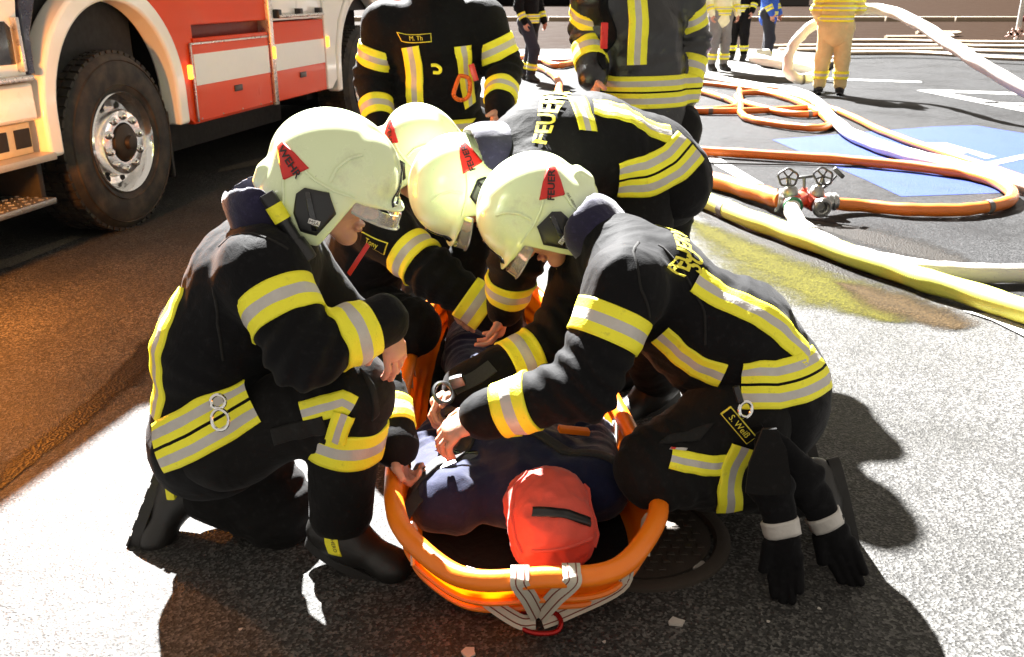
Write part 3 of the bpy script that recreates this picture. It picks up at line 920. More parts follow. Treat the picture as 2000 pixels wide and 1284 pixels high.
def wet(name, col, rough, speck=0.0, spec=.5):
    t = NT(name); nz = t.noise(7, 6, .7); fine = t.noise(120, 4, .7)
    vo = t.n('ShaderNodeTexVoronoi'); vo.inputs['Scale'].default_value = 95
    tc = t.n('ShaderNodeTexCoord'); t.l(tc.outputs['Object'], vo.inputs['Vector'])
    at = t.n('ShaderNodeAttribute'); at.attribute_name = 'fade'
    m1 = t.n('ShaderNodeMath'); m1.operation = 'ADD'; t.l(nz.outputs['Fac'], m1.inputs[0]); t.l(at.outputs['Fac'], m1.inputs[1])
    m2 = t.n('ShaderNodeMath'); m2.operation = 'MULTIPLY_ADD'; t.l(fine.outputs['Fac'], m2.inputs[0]); m2.inputs[1].default_value = speck*2; t.l(m1.outputs[0], m2.inputs[2])
    m3 = t.n('ShaderNodeMath'); m3.operation = 'DIVIDE'; t.l(m2.outputs[0], m3.inputs[0]); m3.inputs[1].default_value = 2 + speck*2
    al = t.ramp(m3.outputs[0], [(.40, (0,)*3), (.60, (1,)*3)])
    c = t.mix(tuple(x*.5 for x in col), tuple(min(1, x*1.6) for x in col), vo.outputs['Color'])
    t.set(Base_Color=c, Roughness=rough, Specular_IOR_Level=spec, Normal=t.bump(vo.outputs['Distance'], .45, .008), Alpha=al.outputs['Color']); return t.m
def fade_sheet(name, px, z, mat, seed=1):
    pts = [G(u, v) for u, v in px]; pts = smoothpath(pts + [pts[0]], 5)[:-1]; n = len(pts)
    pa = np.array(pts); c = pa.mean(0); L = 7; vs = []; fd = []
    # inset towards the spine so that long shapes fade at their edges
    d = pa[:, :2] - c[:2]; u_, s_, vt = np.linalg.svd(d, full_matrices=False); ax_ = vt[0]
    spine = c[:2] + np.outer(d @ ax_, ax_)*.8
    for k in range(L):
        t_ = k/(L-1); q = pa[:, :2]*(1-t_) + spine*t_
        vs += [(a, b, z) for a, b in q]; fd += [t_]*n
    fs = [(k*n+i, k*n+(i+1) % n, (k+1)*n+(i+1) % n, (k+1)*n+i) for k in range(L-1) for i in range(n)]
    o = tag(MB().add(vs, fs).build(name, mat, smooth=False), kind='structure')
    a_ = o.data.attributes.new('fade', 'FLOAT', 'POINT'); a_.data.foreach_set('value', np.array(fd, dtype=np.float32))
    return o
WET = wet('wet_asphalt', (.014, .012, .010), .5, spec=.12)
HOSE_GLOW = wet('painted_hose_glow', (.042, .038, .004), .85, .6, .05)  # yellow light thrown by the hose, painted as ground colour
BRN = wet('brown_stained_grit', (.030, .019, .008), .85, .6, .05)
fade_sheet('puddle', [(1460, 405), (1560, 420), (1680, 435), (1800, 455), (1920, 500), (1890, 525), (1760, 515), (1650, 485), (1540, 445)], .003, WET)
fade_sheet('puddle', [(-40, 925), (90, 835), (190, 755), (250, 680), (330, 610), (365, 670), (310, 740), (240, 785), (160, 850), (60, 920), (-40, 985)], .003, WET)
fade_sheet('puddle', [(1360, 380), (1440, 415), (1560, 465), (1700, 528), (1880, 600), (1930, 645), (1800, 630), (1600, 570), (1440, 510), (1330, 440)], .0032, WET)
fade_sheet('yellow_hose_glow', [(1310, 410), (1450, 455), (1600, 512), (1740, 555), (1880, 605), (1790, 640), (1650, 625), (1560, 612), (1470, 590), (1350, 520)], .006, HOSE_GLOW)  # painted glow of the yellow hose on the asphalt
fade_sheet('brown_grit', [(1620, 550), (1740, 562), (1870, 600), (1935, 635), (1850, 652), (1750, 635), (1650, 605)], .0075, BRN)
# pavement behind with its kerb, brown-tinted road far off
PAVE = simple('grey_pavement', (.075, .070, .065), .7, vary=.3, scale=14, bump=.4, bdist=.01)
def slab(name, pts, h, mat, thick=None):
    mb = MB(); mb.prism([(p[0], p[1]) for p in pts], (0, 0, -.05), A3(1, 0, 0), A3(0, 1, 0), A3(0, 0, 1), h + .05)
    return tag(mb.build(name, mat, smooth=False), kind='structure')
slab('pavement', [G(1300, 146), G(1430, 160), G(1540, 163), G(1600, 150), G(1640, 118), G(1500, 105), G(1200, 100)], .10, PAVE)
BROWN = asphalt('sodium_lit_paving', (.015, .008, .0045), (.028, .017, .011), spec=.01, brown=.35, grit=(.032, .020, .012), bcol=(.020, .010, .005))  # brown of the sodium light put into the road's colour
sheet('road', None, .004, BROWN, [(-90, 24.5, 0), (90, 24.5, 0), (90, 200, 0), (-90, 200, 0)])
kerb = empty('kerb', (0, 46, 0)); tag(kerb, kind='structure')
RED_K = simple('red_kerb_paint', (.20, .018, .010), .7, bump=.3); CREAM_K = simple('pale_kerb_stone', (.30, .23, .16), .75, bump=.3)
x = -8.0; i = 0
while x < 33:
    L = 3.1 if i % 2 else 3.3
    MB().box((x + L/2, 46, .09), (L/2 - .03, .22, .13), None, .03).build('kerb_stone', [RED_K, CREAM_K][i % 2] if x > 20 else CREAM_K, kerb); x += L; i += 1
# manhole under the stretcher's head end
mh = G(1238, 1045)
mb = MB(); mb.lathe((mh[0], mh[1], 0), (0, 0, 1), [(.262, -.01), (.262, .010), (.248, .014), (.225, .013), (.221, .004), (.21, -.01)], 56)
ring_ = mb.build('manhole_cover', simple('rusty_cast_iron', (.060, .048, .038), .6, .3, bump=.4, scale=50))
tag(ring_, 'round cast iron manhole cover partly under the orange stretcher', 'manhole')
mb = MB(); mb.lathe((mh[0], mh[1], 0), (0, 0, 1), [(.209, -.01), (.209, .008), (.17, .010), (.05, .010)], 48)
lid = mb.build('lid', ring_.data.materials[0], ring_)
mb = MB()
for i in range(-5, 6):
    for j in range(-5, 6):
        x_, y_ = i*.034 + (.017 if j % 2 else 0), j*.034
        if x_*x_ + y_*y_ < .185**2: mb.box((mh[0] + x_, mh[1] + y_, .010), (.010, .010, .0025), None, .002)
mb.build('tread_pattern', ring_.data.materials[0], lid)['kind'] = 'stuff'
rnd = random.Random(5); PALE = simple('pale_debris', (.45, .42, .38), .7, bump=.3)
for k, (u, v, sz) in enumerate(((1367, 1108, .022), (1322, 1218, .022), (915, 1278, .02), (1500, 1215, .007), (1412, 1075, .006), (1180, 1255, .006), (1600, 1190, .006), (470, 1230, .006), (900, 1180, .006))):
    p = G(u, v); mb = MB(); n = 7
    pl = [(sz*rnd.uniform(.5, 1.2)*math.cos(2*math.pi*i/n), .8*sz*rnd.uniform(.5, 1.2)*math.sin(2*math.pi*i/n)) for i in range(n)]
    mb.prism(pl, (p[0], p[1], .001), A3(1, .2, 0), A3(-.2, 1, 0), A3(.1, 0, 1), sz*.25)
    tag(mb.build('debris_chip', PALE), ['pale scrap lying on the dark asphalt beside the manhole', 'pale scrap on the asphalt in front of the stretcher, between carabiner and gloves', 'pale scrap at the lower picture edge below the stretcher',
        'tiny pale chip on shaded asphalt, midway between carabiner and gloves', 'tiny pale chip just past the manhole rim, towards the gloves', 'tiny pale chip at the lower picture edge, below the carabiner', 'tiny pale chip on shaded asphalt in front of the hanging gloves',
        'tiny pale chip in the shadow of the kneeling man in profile', 'tiny pale chip beside the stretcher straps, towards the kneeling boot'][k], 'debris', 'pale scraps on the asphalt')

# ------------------------------------------------------------------ the fire engine
TO = np.array([-2.4265, 5.561, 0]); _a = R(12); TD = A3(math.sin(_a), math.cos(_a), 0); TN = A3(math.cos(_a), -math.sin(_a), 0); TZ = A3(0, 0, 1)
def T(s, z, off=0.0): return TO + TD*s + TZ*z + TN*off
TAX = (TD, TN, TZ)
RED = simple('fire_engine_red', (.82, .060, .006), .34, vary=.08, scale=3, bump=.02, coat=.10, spec=.2)
WHT = simple('white_vehicle_paint', (.93, .90, .82), .32, vary=.05, scale=3, bump=.02, coat=.5)
WSTR = simple('white_reflective_film', (.96, .94, .88), .45, vary=.04, bump=.02)
DARK = simple('black_underbody', (.010, .010, .010), .75, bump=.2); ALU_T = simple('anodised_trim', (.62, .60, .56), .3, .85, bump=.05)
TYRE = NT('tyre_rubber')
_nz = TYRE.noise(9, 5); _fn = TYRE.noise(70, 3)
TYRE.set(Base_Color=TYRE.mix((.012, .011, .010), (.055, .042, .030), TYRE.ramp(_nz.outputs['Fac'], [(.4, (0,)*3), (.7, (1,)*3)]).outputs['Color']), Roughness=.72, Normal=TYRE.bump(_fn.outputs['Fac'], .25, .004)); TYRE = TYRE.m
AMB = NT('amber_lamp_lens'); AMB.set(Base_Color=(.9, .32, .02), Roughness=.2, Emission_Color=(1, .36, .03, 1), Emission_Strength=.35); AMB = AMB.m
truck = empty('fire_engine', TO, 'red fire engine with white stripe and chrome front wheel', 'fire engine')
def tb(name, s0, s1, z0, z1, o0, o1, mat, par=None, bev=.012):
    return MB().box(T((s0+s1)/2, (z0+z1)/2, (o0+o1)/2), ((s1-s0)/2, abs(o1-o0)/2, (z1-z0)/2), TAX, bev).build(name, mat, par or truck)
def wheel(sc):
    c = T(sc, .535, 0)
    mb = MB()  # rim
    mb.lathe(c, TN, [(.302, -.20), (.302, -.02), (.308, -.004), (.300, .004), (.288, -.006), (.272, -.050), (.255, -.085), (.215, -.092), (.205, -.070), (.198, -.012), (.192, -.004), (.150, .000), (.120, -.002), (.113, -.012), (.113, -.05)], 64)
    rim = mb.build('wheel', M['chrome'], truck)
    mb = MB()
    mb.lathe(c, TN, [(.305, -.30), (.330, -.315), (.43, -.33), (.505, -.32), (.528, -.30), (.535, -.16), (.530, -.03), (.508, -.004), (.47, .012), (.40, .016), (.352, .010), (.318, .0), (.306, -.012)], 72, cap=False)
    ty = mb.build('tyre', TYRE, rim)
    mb = MB()
    for rr in (.345, .462, .488):
        mb.lathe(c, TN, [(rr-.005, .006 if rr < .4 else .003), (rr, .017 if rr < .4 else .013), (rr+.005, .006 if rr < .4 else .001)], 72, cap=False)
    for k in range(56):
        th = 2*math.pi*k/56; u = TD*math.cos(th) + TZ*math.sin(th); v = -TD*math.sin(th) + TZ*math.cos(th)
        for o in (-.05, -.12, -.20, -.27): mb.box(c + u*.535 + TN*o, (.010, .027, .021), (u, TN, v), 0)
    mb.build('tread', TYRE, rim)
    mb = MB(); mb.lathe(c, TN, [(.118, -.05), (.110, .008), (.095, .022), (.045, .030), (.04, .055), (.018, .060)], 32)
    mb.build('hub', simple('greasy_hub', (.045, .035, .028), .5, .6, bump=.2), rim)
    for k in range(10):
        th = 2*math.pi*(k+.35)/10; u = TD*math.cos(th) + TZ*math.sin(th)
        MB().lathe(c + u*.160, TN, [(.026, -.004), (.026, .006), (.019, .008), (.018, .020), (.012, .025)], 6 if False else 10).build('wheel_nut', M['chrome'], rim)
        th += math.pi/10; u = TD*math.cos(th) + TZ*math.sin(th); v = -TD*math.sin(th) + TZ*math.cos(th)
        MB().lathe(c + u*.236 - TN*.0875, TN, [(.022, -.004), (.022, .002)], 12).build('rim_hole', DARK, rim)
    return rim
wheel(.18); wheel(4.36)
def arch(sc, r0, r1, zc, z0, o0, o1, mat, name, a0=0, a1=180, n=40):
    pin = []; pout = []
    pl = [(sc - r1, z0)] + [(sc - r1*math.cos(R(a)), zc + r1*math.sin(R(a))) for a in np.linspace(0, 180, n)] + [(sc + r1, z0)]
    pi = [(sc - r0, z0)] + [(sc - r0*math.cos(R(a)), zc + r0*math.sin(R(a))) for a in np.linspace(0, 180, n)] + [(sc + r0, z0)]
    mb = MB(); N = len(pl)
    vs = [T(s, z, o1) for s, z in pl] + [T(s, z, o1) for s, z in pi] + [T(s, z, o0) for s, z in pl] + [T(s, z, o0) for s, z in pi]
    fs = []
    for i in range(N-1):
        fs += [(i, i+1, N+i+1, N+i), (2*N+i, 3*N+i, 3*N+i+1, 2*N+i+1), (i, 2*N+i, 2*N+i+1, i+1), (N+i, N+i+1, 3*N+i+1, 3*N+i)]
    fs += [(0, N, 3*N, 2*N), (N-1, 3*N-1+0, 4*N-1, 2*N-1)]
    mb.add(vs, fs); o = mb.build(name, mat, truck)
    md = o.modifiers.new('bevel', 'BEVEL'); md.width = .02; md.segments = 3; md.limit_method = 'ANGLE'
    return o
arch(.17, .60, .715, .76, .56, -.10, .045, WHT, 'wheel_arch')
arch(4.36, .64, .74, .72, .50, -.10, .02, WHT, 'wheel_arch')
tb('added_underbody_box', -.50, 1.15, .36, 2.2, -1.2, -.36, DARK); tb('added_underbody_box', .86, 1.06, .56, 1.6, -.40, -.105, DARK); tb('added_underbody_box', .30, .60, 1.45, 2.2, -.40, -.13, DARK); tb('underbody_box', -2.2, 8.5, .10, .56, -2.35, -2.05, DARK); tb('underbody_box', 1.2, 3.3, .26, .55, -1.2, -.45, DARK); tb('added_underbody_box', 3.7, 5.1, .40, 1.6, -1.2, -.36, DARK)  # underbody boxes added to hide the sunlit ground beyond the truck
tb('rear_locker', 5.2, 8.5, .16, .56, -2.3, -.12, DARK); tb('chassis', -1.8, 6.4, .42, .95, -2.0, -.55, DARK); tb('mud_flap', .70, .73, .22, .66, -.36, -.02, M['rubber'])
tb('axle', -.0, .34, .42, .62, -2.3, -.2, DARK)
# body side: lower red lockers, the opposite side and the roof
def panel(name, pl, o0, o1, mat, par=None, bev=.008):
    mb = MB(); mb.prism(pl, T(0, 0, o0), TD, TZ, TN, o1-o0); o = mb.build(name, mat, par or truck)
    md = o.modifiers.new('bevel', 'BEVEL'); md.width = bev; md.segments = 2; md.limit_method = 'ANGLE'; return o
low = [(.90, .70), (.96, .58), (1.03, .53), (2.26, .53), (2.26, 1.10), (1.12, 1.10), (1.12, 1.19), (2.26, 1.19), (2.26, 3.0), (.62, 3.0), (.62, 1.40), (.74, 1.20), (.84, .95)]
panel('locker_panel', low, -.10, -.01, RED)
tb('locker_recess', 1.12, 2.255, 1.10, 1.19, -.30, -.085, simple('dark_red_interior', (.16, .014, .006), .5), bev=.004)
tb('locker_lip', 1.10, 2.24, 1.075, 1.105, -.02, .004, RED)
door = panel('locker_door', [(1.06, .545), (2.22, .545), (2.22, 1.065), (1.06, 1.065)], -.02, .006, RED)
panel('white_stripe', [(1.075, .79), (2.215, .79), (2.215, 1.0), (1.075, 1.0)], .005, .009, WSTR, door, .001)
for (s0, s1, z0, z1) in ((1.045, 1.062, .545, 1.075), (1.045, 2.22, 1.062, 1.076)): tb('door_trim', s0, s1, z0, z1, -.005, .010, ALU_T, door, .003)
for s_ in (1.66, 2.84): tb('door_latch', s_-.06, s_+.06, .70, .745, .004, .016, M['black_plastic'], bev=.006)
for s_ in (1.10, 1.40, 1.70, 2.0, 2.18): tb('rivet', s_-.006, s_+.006, .556, .568, .004, .011, ALU_T, bev=.003)
tb('corner_trim', 2.25, 2.315, .525, 3.0, -.10, .022, ALU_T, bev=.012)
door2 = panel('locker_door', [(2.32, .545), (3.36, .545), (3.36, 1.17), (2.32, 1.17)], -.10, .004, RED)
panel('white_stripe', [(2.33, .79), (3.35, .79), (3.35, 1.0), (2.33, 1.0)], .003, .007, WSTR, door2, .001)
tb('door_handle_panel', 2.32, 3.36, 1.18, 3.0, -.10, -.004, WHT)
for s_ in (2.40, 2.82, 3.24): tb('handle_bracket', s_-.03, s_+.03, 1.20, 1.27, -.01, .05, M['black_plastic'], bev=.01)
MB().tube([T(2.38, 1.215, .045), T(3.28, 1.215, .045)], .014, 10).build('door_handle', ALU_T, truck)
panel('rear_pillar', [(3.37, .545), (3.47, .545), (3.60, .62), (3.60, .9), (3.70, 1.15), (3.95, 1.40), (3.95, 3.0), (3.37, 3.0)], -.10, .012, WHT)
panel('body_rear', [(3.96, 1.50), (4.9, 1.50), (5.12, 1.2), (5.12, .55), (8.6, .55), (8.6, 3.0), (3.96, 3.0)], -.10, .0, RED)
tb('body_core', .66, 8.6, 1.22, 3.0, -2.42, -.11, DARK); tb('roof', .60, 8.6, 3.0, 3.06, -2.45, .0, WHT)
for (s_, z_, par) in ((.985, .89, truck), (2.283, .94, truck), (3.40, .97, truck)):
    MB().box(T(s_, z_, .022), (.020, .012, .048), TAX, .009).build('side_marker_lamp', AMB, par)
# cab: only its rear corner with the steps is in the picture
CREAM = WHT
panel('cab_side', [(-2.2, .98), (-.60, .98), (-.60, 1.02), (-.62, 1.20), (-.56, 1.50), (-.40, 1.60), (.60, 1.62), (.60, 2.9), (-2.2, 2.9)], -.12, .02, CREAM)
panel('cab_red_flash', [(-2.2, 1.40), (-.86, 1.40), (-.70, 1.55), (-.66, 1.9), (-2.2, 1.9)], .021, .026, RED, None, .002)
panel('arch_edge', [(-.60, 1.00), (-.545, 1.00), (-.535, 1.2), (-.42, 1.45), (-.30, 1.58), (-.45, 1.58), (-.58, 1.35)], -.02, .03, simple('navy_arch_edge', (.012, .014, .04), .3, coat=.4))
panel('step_window', [(-1.6, 1.07), (-.665, 1.06), (-.665, 1.24), (-.70, 1.27), (-1.6, 1.27)], .0205, .0235, M['black_gloss'], None, .002)
tb('step_rail', -.66, -.635, 1.02, 1.29, .02, .06, ALU_T, bev=.006); tb('cab_sill', -2.2, -.60, .975, 1.005, .0, .065, ALU_T, bev=.008)
panel('step_box', [(-2.2, .77), (-.58, .77), (-.585, .965), (-2.2, .965)], -.25, .035, CREAM, None, .02)
tb('step_grille', -2.2, -.62, .60, .765, -.30, .0, simple('cream_step_plastic', (.62, .50, .30), .45), bev=.01)
for s0 in (-.75, -.92, -1.09, -1.26): tb('grille_opening', s0, s0+.12, .635, .735, -.01, .004, DARK, bev=.006)
tb('cab_step', -2.2, -.57, .560, .600, -.30, .10, simple('checker_plate', (.55, .50, .42), .45, .6, bump=.5, scale=60), bev=.012)
lstep = tb('lower_step', -2.2, -.62, .330, .365, -.34, .09, M['alu'], bev=.010)
for i in range(9):
    for j in range(4): MB().box(T(-.66 - i*.05, .367, .06 - j*.06), (.014, .004, .003), (unit(TD + TN*(1 if (i+j) % 2 else -1)), unit(TN - TD*(1 if (i+j) % 2 else -1)), TZ)).build('tread_stud', M['alu'], lstep)
tb('step_bracket', -.66, -.62, .35, .57, -.30, .03, DARK); tb('cab_core', -2.2, .58, .60, 2.88, -2.40, -.125, DARK); tb('cab_roof', -2.2, .59, 2.9, 2.95, -2.42, .01, WHT)
tb('under_cab', -2.2, -.62, .38, .60, -2.3, -.31, DARK)
# amber indicator on the cab, lit (it throws the orange light on the road)
ind = MB().box(T(-1.55, .90, .05), (.07, .02, .035), TAX, .012).build('indicator_lamp', AMB, truck)
ld = bpy.data.lights.new('indicator_light', 'POINT'); ld.energy = 13; ld.color = (1, .30, .03); ld.shadow_soft_size = .06
lo = bpy.data.objects.new('indicator_light', ld); link(lo, truck); lo.location = Vector(T(-1.75, .80, .32) - TO)
# ------------------------------------------------------------------ firefighter kneeling in profile beside the truck
GRP = 'firefighters around the stretcher'
def metal_ring(root, c, axis, r, t, name='metal_ring', mat='chrome', sy=1.0):
    ax = unit(axis); a = A3(0, 0, 1) if abs(ax[2]) < .9 else A3(1, 0, 0); u = unit(a - ax*np.dot(a, ax)); w = np.cross(ax, u)
    pts = [np.asarray(c) + u*math.cos(q)*r*sy + w*math.sin(q)*r for q in np.linspace(0, 2*math.pi, 26)[:-1]]
    return MB().tube(pts, t, 8, closed=True).build(name, M[mat], root)
J = dict(pel=P(425, 815, 2.18), mid=P(430, 675, 2.20), chest=P(497, 545, 2.20), neck=P(545, 462, 2.20),
         sR=P(515, 530, 2.04), sL=P(565, 500, 2.38), eR=P(595, 690, 1.93), wR=P(748, 625, 2.05),
         eL=P(720, 690, 2.40), wL=P(772, 868, 2.14),
         hR=P(440, 850, 2.10), hL=P(445, 850, 2.28), kR=P(682, 770, 2.06), kL=P(545, 1000, 2.22),
         aR=P(662, 1030, 2.06), aL=P(372, 950, 2.24), tR=G(815, 1105, .035), tL=P(335, 1048, 2.18),
         upL=A3(1, 0, .15), head=P(650, 347, 2.19), hf=A3(.93, .02, -.38), hu=A3(.38, 0, .93), hemdir=A3(-.3, 0, -1), hemlen=.05)
A_ = figure('firefighter in profile kneeling beside the truck, his elbow on his raised knee', J, 1.7, .009, bh=.0046, group=GRP, csc=1.12, cback=.045,
            hands=dict(R=dict(d=A3(.35, -.1, -1), n=A3(-.8, .5, 0), thumb=A3(.2, -1, 0), curl=(20, 30, 25)),
                       L=dict(d=A3(.15, -.25, -.9), n=A3(.75, -.1, .1), thumb=A3(.1, -1, -.2), curl=(55, 60, 40))), bootkw={'L': True})
put_helmet(A_.root, J['head'], J['hf'], J['hu'], lamp=True)
arm_ring(A_, 'R', .46, .042); arm_ring(A_, 'R', .58, .046, fore=True); arm_ring(A_, 'L', .75, .04, fore=True)
leg_ring(A_, 'R', .30, .047)
tape(A_, A_.tr, [P(582, 812, 1.95), P(625, 800, 1.94), P(668, 788, 1.94), P(690, 800, 1.94)], .030, name='trouser_stripe')
tape(A_, A_.tr, [P(672, 812, 1.94), P(662, 838, 1.95), P(655, 862, 1.96)], .026, name='trouser_stripe', off=.009)
tape(A_, A_.jk, [P(352, 560, 2.12), P(322, 650, 2.08), P(305, 740, 2.06), P(298, 815, 2.05)], .038, name='back_stripe')
A_.un = joined(A_.jk, A_.tr)
tape(A_, A_.un, [P(318, 878, 2.02), P(372, 850, 1.98), P(430, 812, 1.97), P(480, 775, 1.98)], .066, DOUBLE, name='hem_stripe')
tape(A_, A_.jk, [P(600, 560, 2.1), P(612, 600, 2.08), P(622, 640, 2.06)], .03, name='chest_stripe')
for g_ in ([P(455, 500, 2.08), P(480, 478, 2.03), P(520, 470, 2.0), P(560, 490, 2.0)], [P(420, 560, 2.0), P(415, 640, 1.98), P(440, 720, 1.97)]):
    A_.jk.ribbon('seam', g_, .003, [M['patch']], A_.root, rows=[(-1, 1, 0)], off=.0015)
A_.tr.patch('knee_patch', [(-.05, -.06), (.05, -.06), (.055, .06), (-.045, .07)], P(735, 770, 1.98), unit(A3(.8, -.6, 0)), A3(0, 0, 1), M['patch'], A_.root, .003)
MB().box(P(338, 948, 2.17), (.012, .03, .03), None, .006).build('heel_tab', M['yellow'], A_.root)
A_.tr.patch('pocket_flap', [(-.07, -.03), (.06, -.03), (.065, .03), (-.065, .035)], P(570, 868, 1.9), unit(A3(.95, 0, .3)), unit(A3(-.3, 0, .95)), M['patch'], A_.root, .006)
metal_ring(A_.root, P(430, 820, 1.93), A3(.2, -1, .2), .019, .0042, sy=1.3)
metal_ring(A_.root, P(426, 785, 1.94), A3(.2, -1, .2), .016, .0045)
MB().box(P(700, 507, 2.12), (.006, .003, .045), (unit(A3(.5, 0, -.6)), A3(0, 1, 0), unit(A3(.55, 0, .8))), .002).build('zip_pull', M['red_sticker'], A_.root)
MB().tube([P(478, 880, 2.01), P(492, 872, 2.0)], .004, 6).build('zip_pull', M['alu'], A_.root)
if 'R' in A_.boots:
    bs, bo = A_.boots['R']
    bs.patch('boot_label', [(-.034, -.055), (.012, -.055), (.026, .06), (-.024, .06)], P(640, 1060, 1.97), A3(1, 0, 0), A3(-.25, 0, 1), M['yellow'], bo, .003)
    bs.text('boot_lettering', 'FIRE HERO', .016, P(641, 1062, 1.97), unit(A3(.25, 0, -1)), unit(A3(1, 0, .2)), M['ink'], bo, .0045)

# ------------------------------------------------------------------ firefighter crouching over the dummy's head
J = dict(pel=P(1466, 764, 2.28), mid=P(1385, 655, 2.29), chest=P(1272, 560, 2.33), neck=P(1178, 470, 2.40),
         sL=P(1222, 560, 2.13), sR=P(1140, 545, 2.56), eL=P(1140, 755, 2.03), wL=P(945, 812, 2.08),
         eR=P(1085, 670, 2.50), wR=P(905, 757, 2.38),
         hL=P(1448, 812, 2.17), hR=P(1450, 806, 2.38), kL=P(1285, 912, 2.06), kR=P(1262, 905, 2.50),
         aL=P(1582, 955, 2.20), aR=P(1540, 915, 2.5), tL=P(1606, 1062, 2.18), tR=P(1560, 1010, 2.5), upL=A3(-1, .1, .15), upR=A3(-1, .1, .1),
         head=P(1046, 414, 2.50), hf=A3(-.56, -.05, -.83), hu=A3(-.83, -.02, .56), hemdir=A3(.55, 0, -.8), hemlen=.06)
def _bshape(s):
    s.cone(P(1465, 640, 2.28), P(1512, 735, 2.28), .11, .125, .08, wide=A3(0, 1, 0), sc=1.4)
B_ = figure('firefighter crouching over the red dummy head, back bent, gloves hanging at his hip', J, 5.2, .009, bh=.0046, group=GRP, csc=.9, shape=_bshape,
            hands=dict(L=dict(d=A3(-.9, -.15, -.35), n=A3(-.3, .15, -.9), thumb=A3(-.2, .9, .3), curl=(35, 40, 25), sc=1.08),
                       R=dict(d=A3(-.85, -.25, -.4), n=A3(-.2, -.5, -.8), thumb=A3(0, -.9, .3), curl=(40, 45, 30))))
put_helmet(B_.root, J['head'], J['hf'], J['hu'], name_text=('Sebastian We', (-.096, .13, -.050), unit(A3(-.62, 0, .78)), unit(A3(.78, 0, .62))))
arm_ring(B_, 'L', .40, .042); arm_ring(B_, 'L', .66, .046, fore=True); arm_ring(B_, 'R', .38, .046, fore=True)
tape(B_, B_.jk, [P(1392, 525, 2.12), P(1460, 575, 2.12), P(1530, 640, 2.13), P(1572, 695, 2.16)], .040, name='back_stripe')
tape(B_, B_.jk, [P(1285, 702, 2.10), P(1345, 730, 2.09), P(1410, 748, 2.08)], .036, name='hem_stripe')
B_.un = joined(B_.jk, B_.tr)
tape(B_, B_.un, [P(1448, 752, 2.07), P(1520, 752, 2.08), P(1565, 738, 2.12), P(1590, 722, 2.2)], .060, DOUBLE, name='hem_stripe')
tape(B_, B_.tr, [P(1315, 893, 1.96), P(1360, 905, 1.95), P(1400, 918, 1.96), P(1450, 925, 1.97)], .026, name='trouser_stripe')
tape(B_, B_.tr, [P(1465, 885, 1.98), P(1452, 930, 1.97), P(1440, 975, 1.98), P(1428, 1012, 2.02)], .034, name='trouser_stripe', off=.009)
B_.jk.text('back_lettering', 'FEUERWEHR', .075, P(1335, 450, 2.28), A3(-.1, 1, .05), unit(A3(-.8, 0, .55)), M['yellow_thread'], B_.root, .004, bold=.002)
B_.jk.text('back_lettering', 'SU', .075, P(1385, 487, 2.17), A3(-.1, 1, .05), unit(A3(-.8, 0, .55)), M['yellow_thread'], B_.root, .004, bold=.002)
B_.tr.patch('maker_label', [(-.026, -.007), (.026, -.007), (.026, .007), (-.026, .007)], P(1338, 862, 1.95), unit(A3(.9, 0, -.4)), unit(A3(.4, 0, .9)), M['silver'], B_.root, .003, rings=3)
B_.tr.patch('maker_mark', [(-.008, -.006), (.008, -.006), (.008, .006), (-.008, .006)], P(1326, 857, 1.95), unit(A3(.9, 0, -.4)), unit(A3(.4, 0, .9)), M['red_sticker'], B_.root, .0045, rings=2)
for g_ in ([P(1290, 470, 2.2), P(1350, 520, 2.14), P(1380, 600, 2.1), P(1375, 680, 2.08)], [P(1250, 460, 2.2), P(1235, 500, 2.1), P(1245, 560, 2.05), P(1265, 620, 2.05)]):
    B_.jk.ribbon('seam', g_, .003, [M['patch']], B_.root, rows=[(-1, 1, 0)], off=.0015)
B_.tr.patch('pocket_flap', [(-.065, -.028), (.06, -.028), (.06, .03), (-.06, .032)], P(1345, 815, 1.95), unit(A3(.93, 0, -.25)), unit(A3(.25, 0, .93)), M['patch'], B_.root, .006)
# name strip, metal clips
nm = B_.tr
o = P(1441, 828, 2.0); ux = unit(A3(.62, -.05, -.72)); uy = unit(A3(.72, 0, .62))
MB().box(o + A3(0, -.008, 0), (.052, .0155, .003), (ux, uy, np.cross(ux, uy)), .002).build('name_strip', M['yellow_thread'], B_.root)
MB().box(o + A3(0, -.0105, 0), (.049, .0130, .003), (ux, uy, np.cross(ux, uy)), .002).build('name_strip_field', M['cloth'], B_.root)
v, f = text_mesh('S. Weiß', .022)
meshobj('name_lettering', o + A3(0, -.0150, 0) + v[:, :1]*ux + v[:, 1:2]*uy, f, M['yellow_thread'], B_.root, False)
metal_ring(B_.root, P(1456, 800, 1.99), A3(.2, -1, .1), .016, .0045, sy=1.2)
MB().tube([P(1437, 755, 2.0), P(1446, 785, 1.99)], .009, 8).build('strap_clip', M['black_plastic'], B_.root)

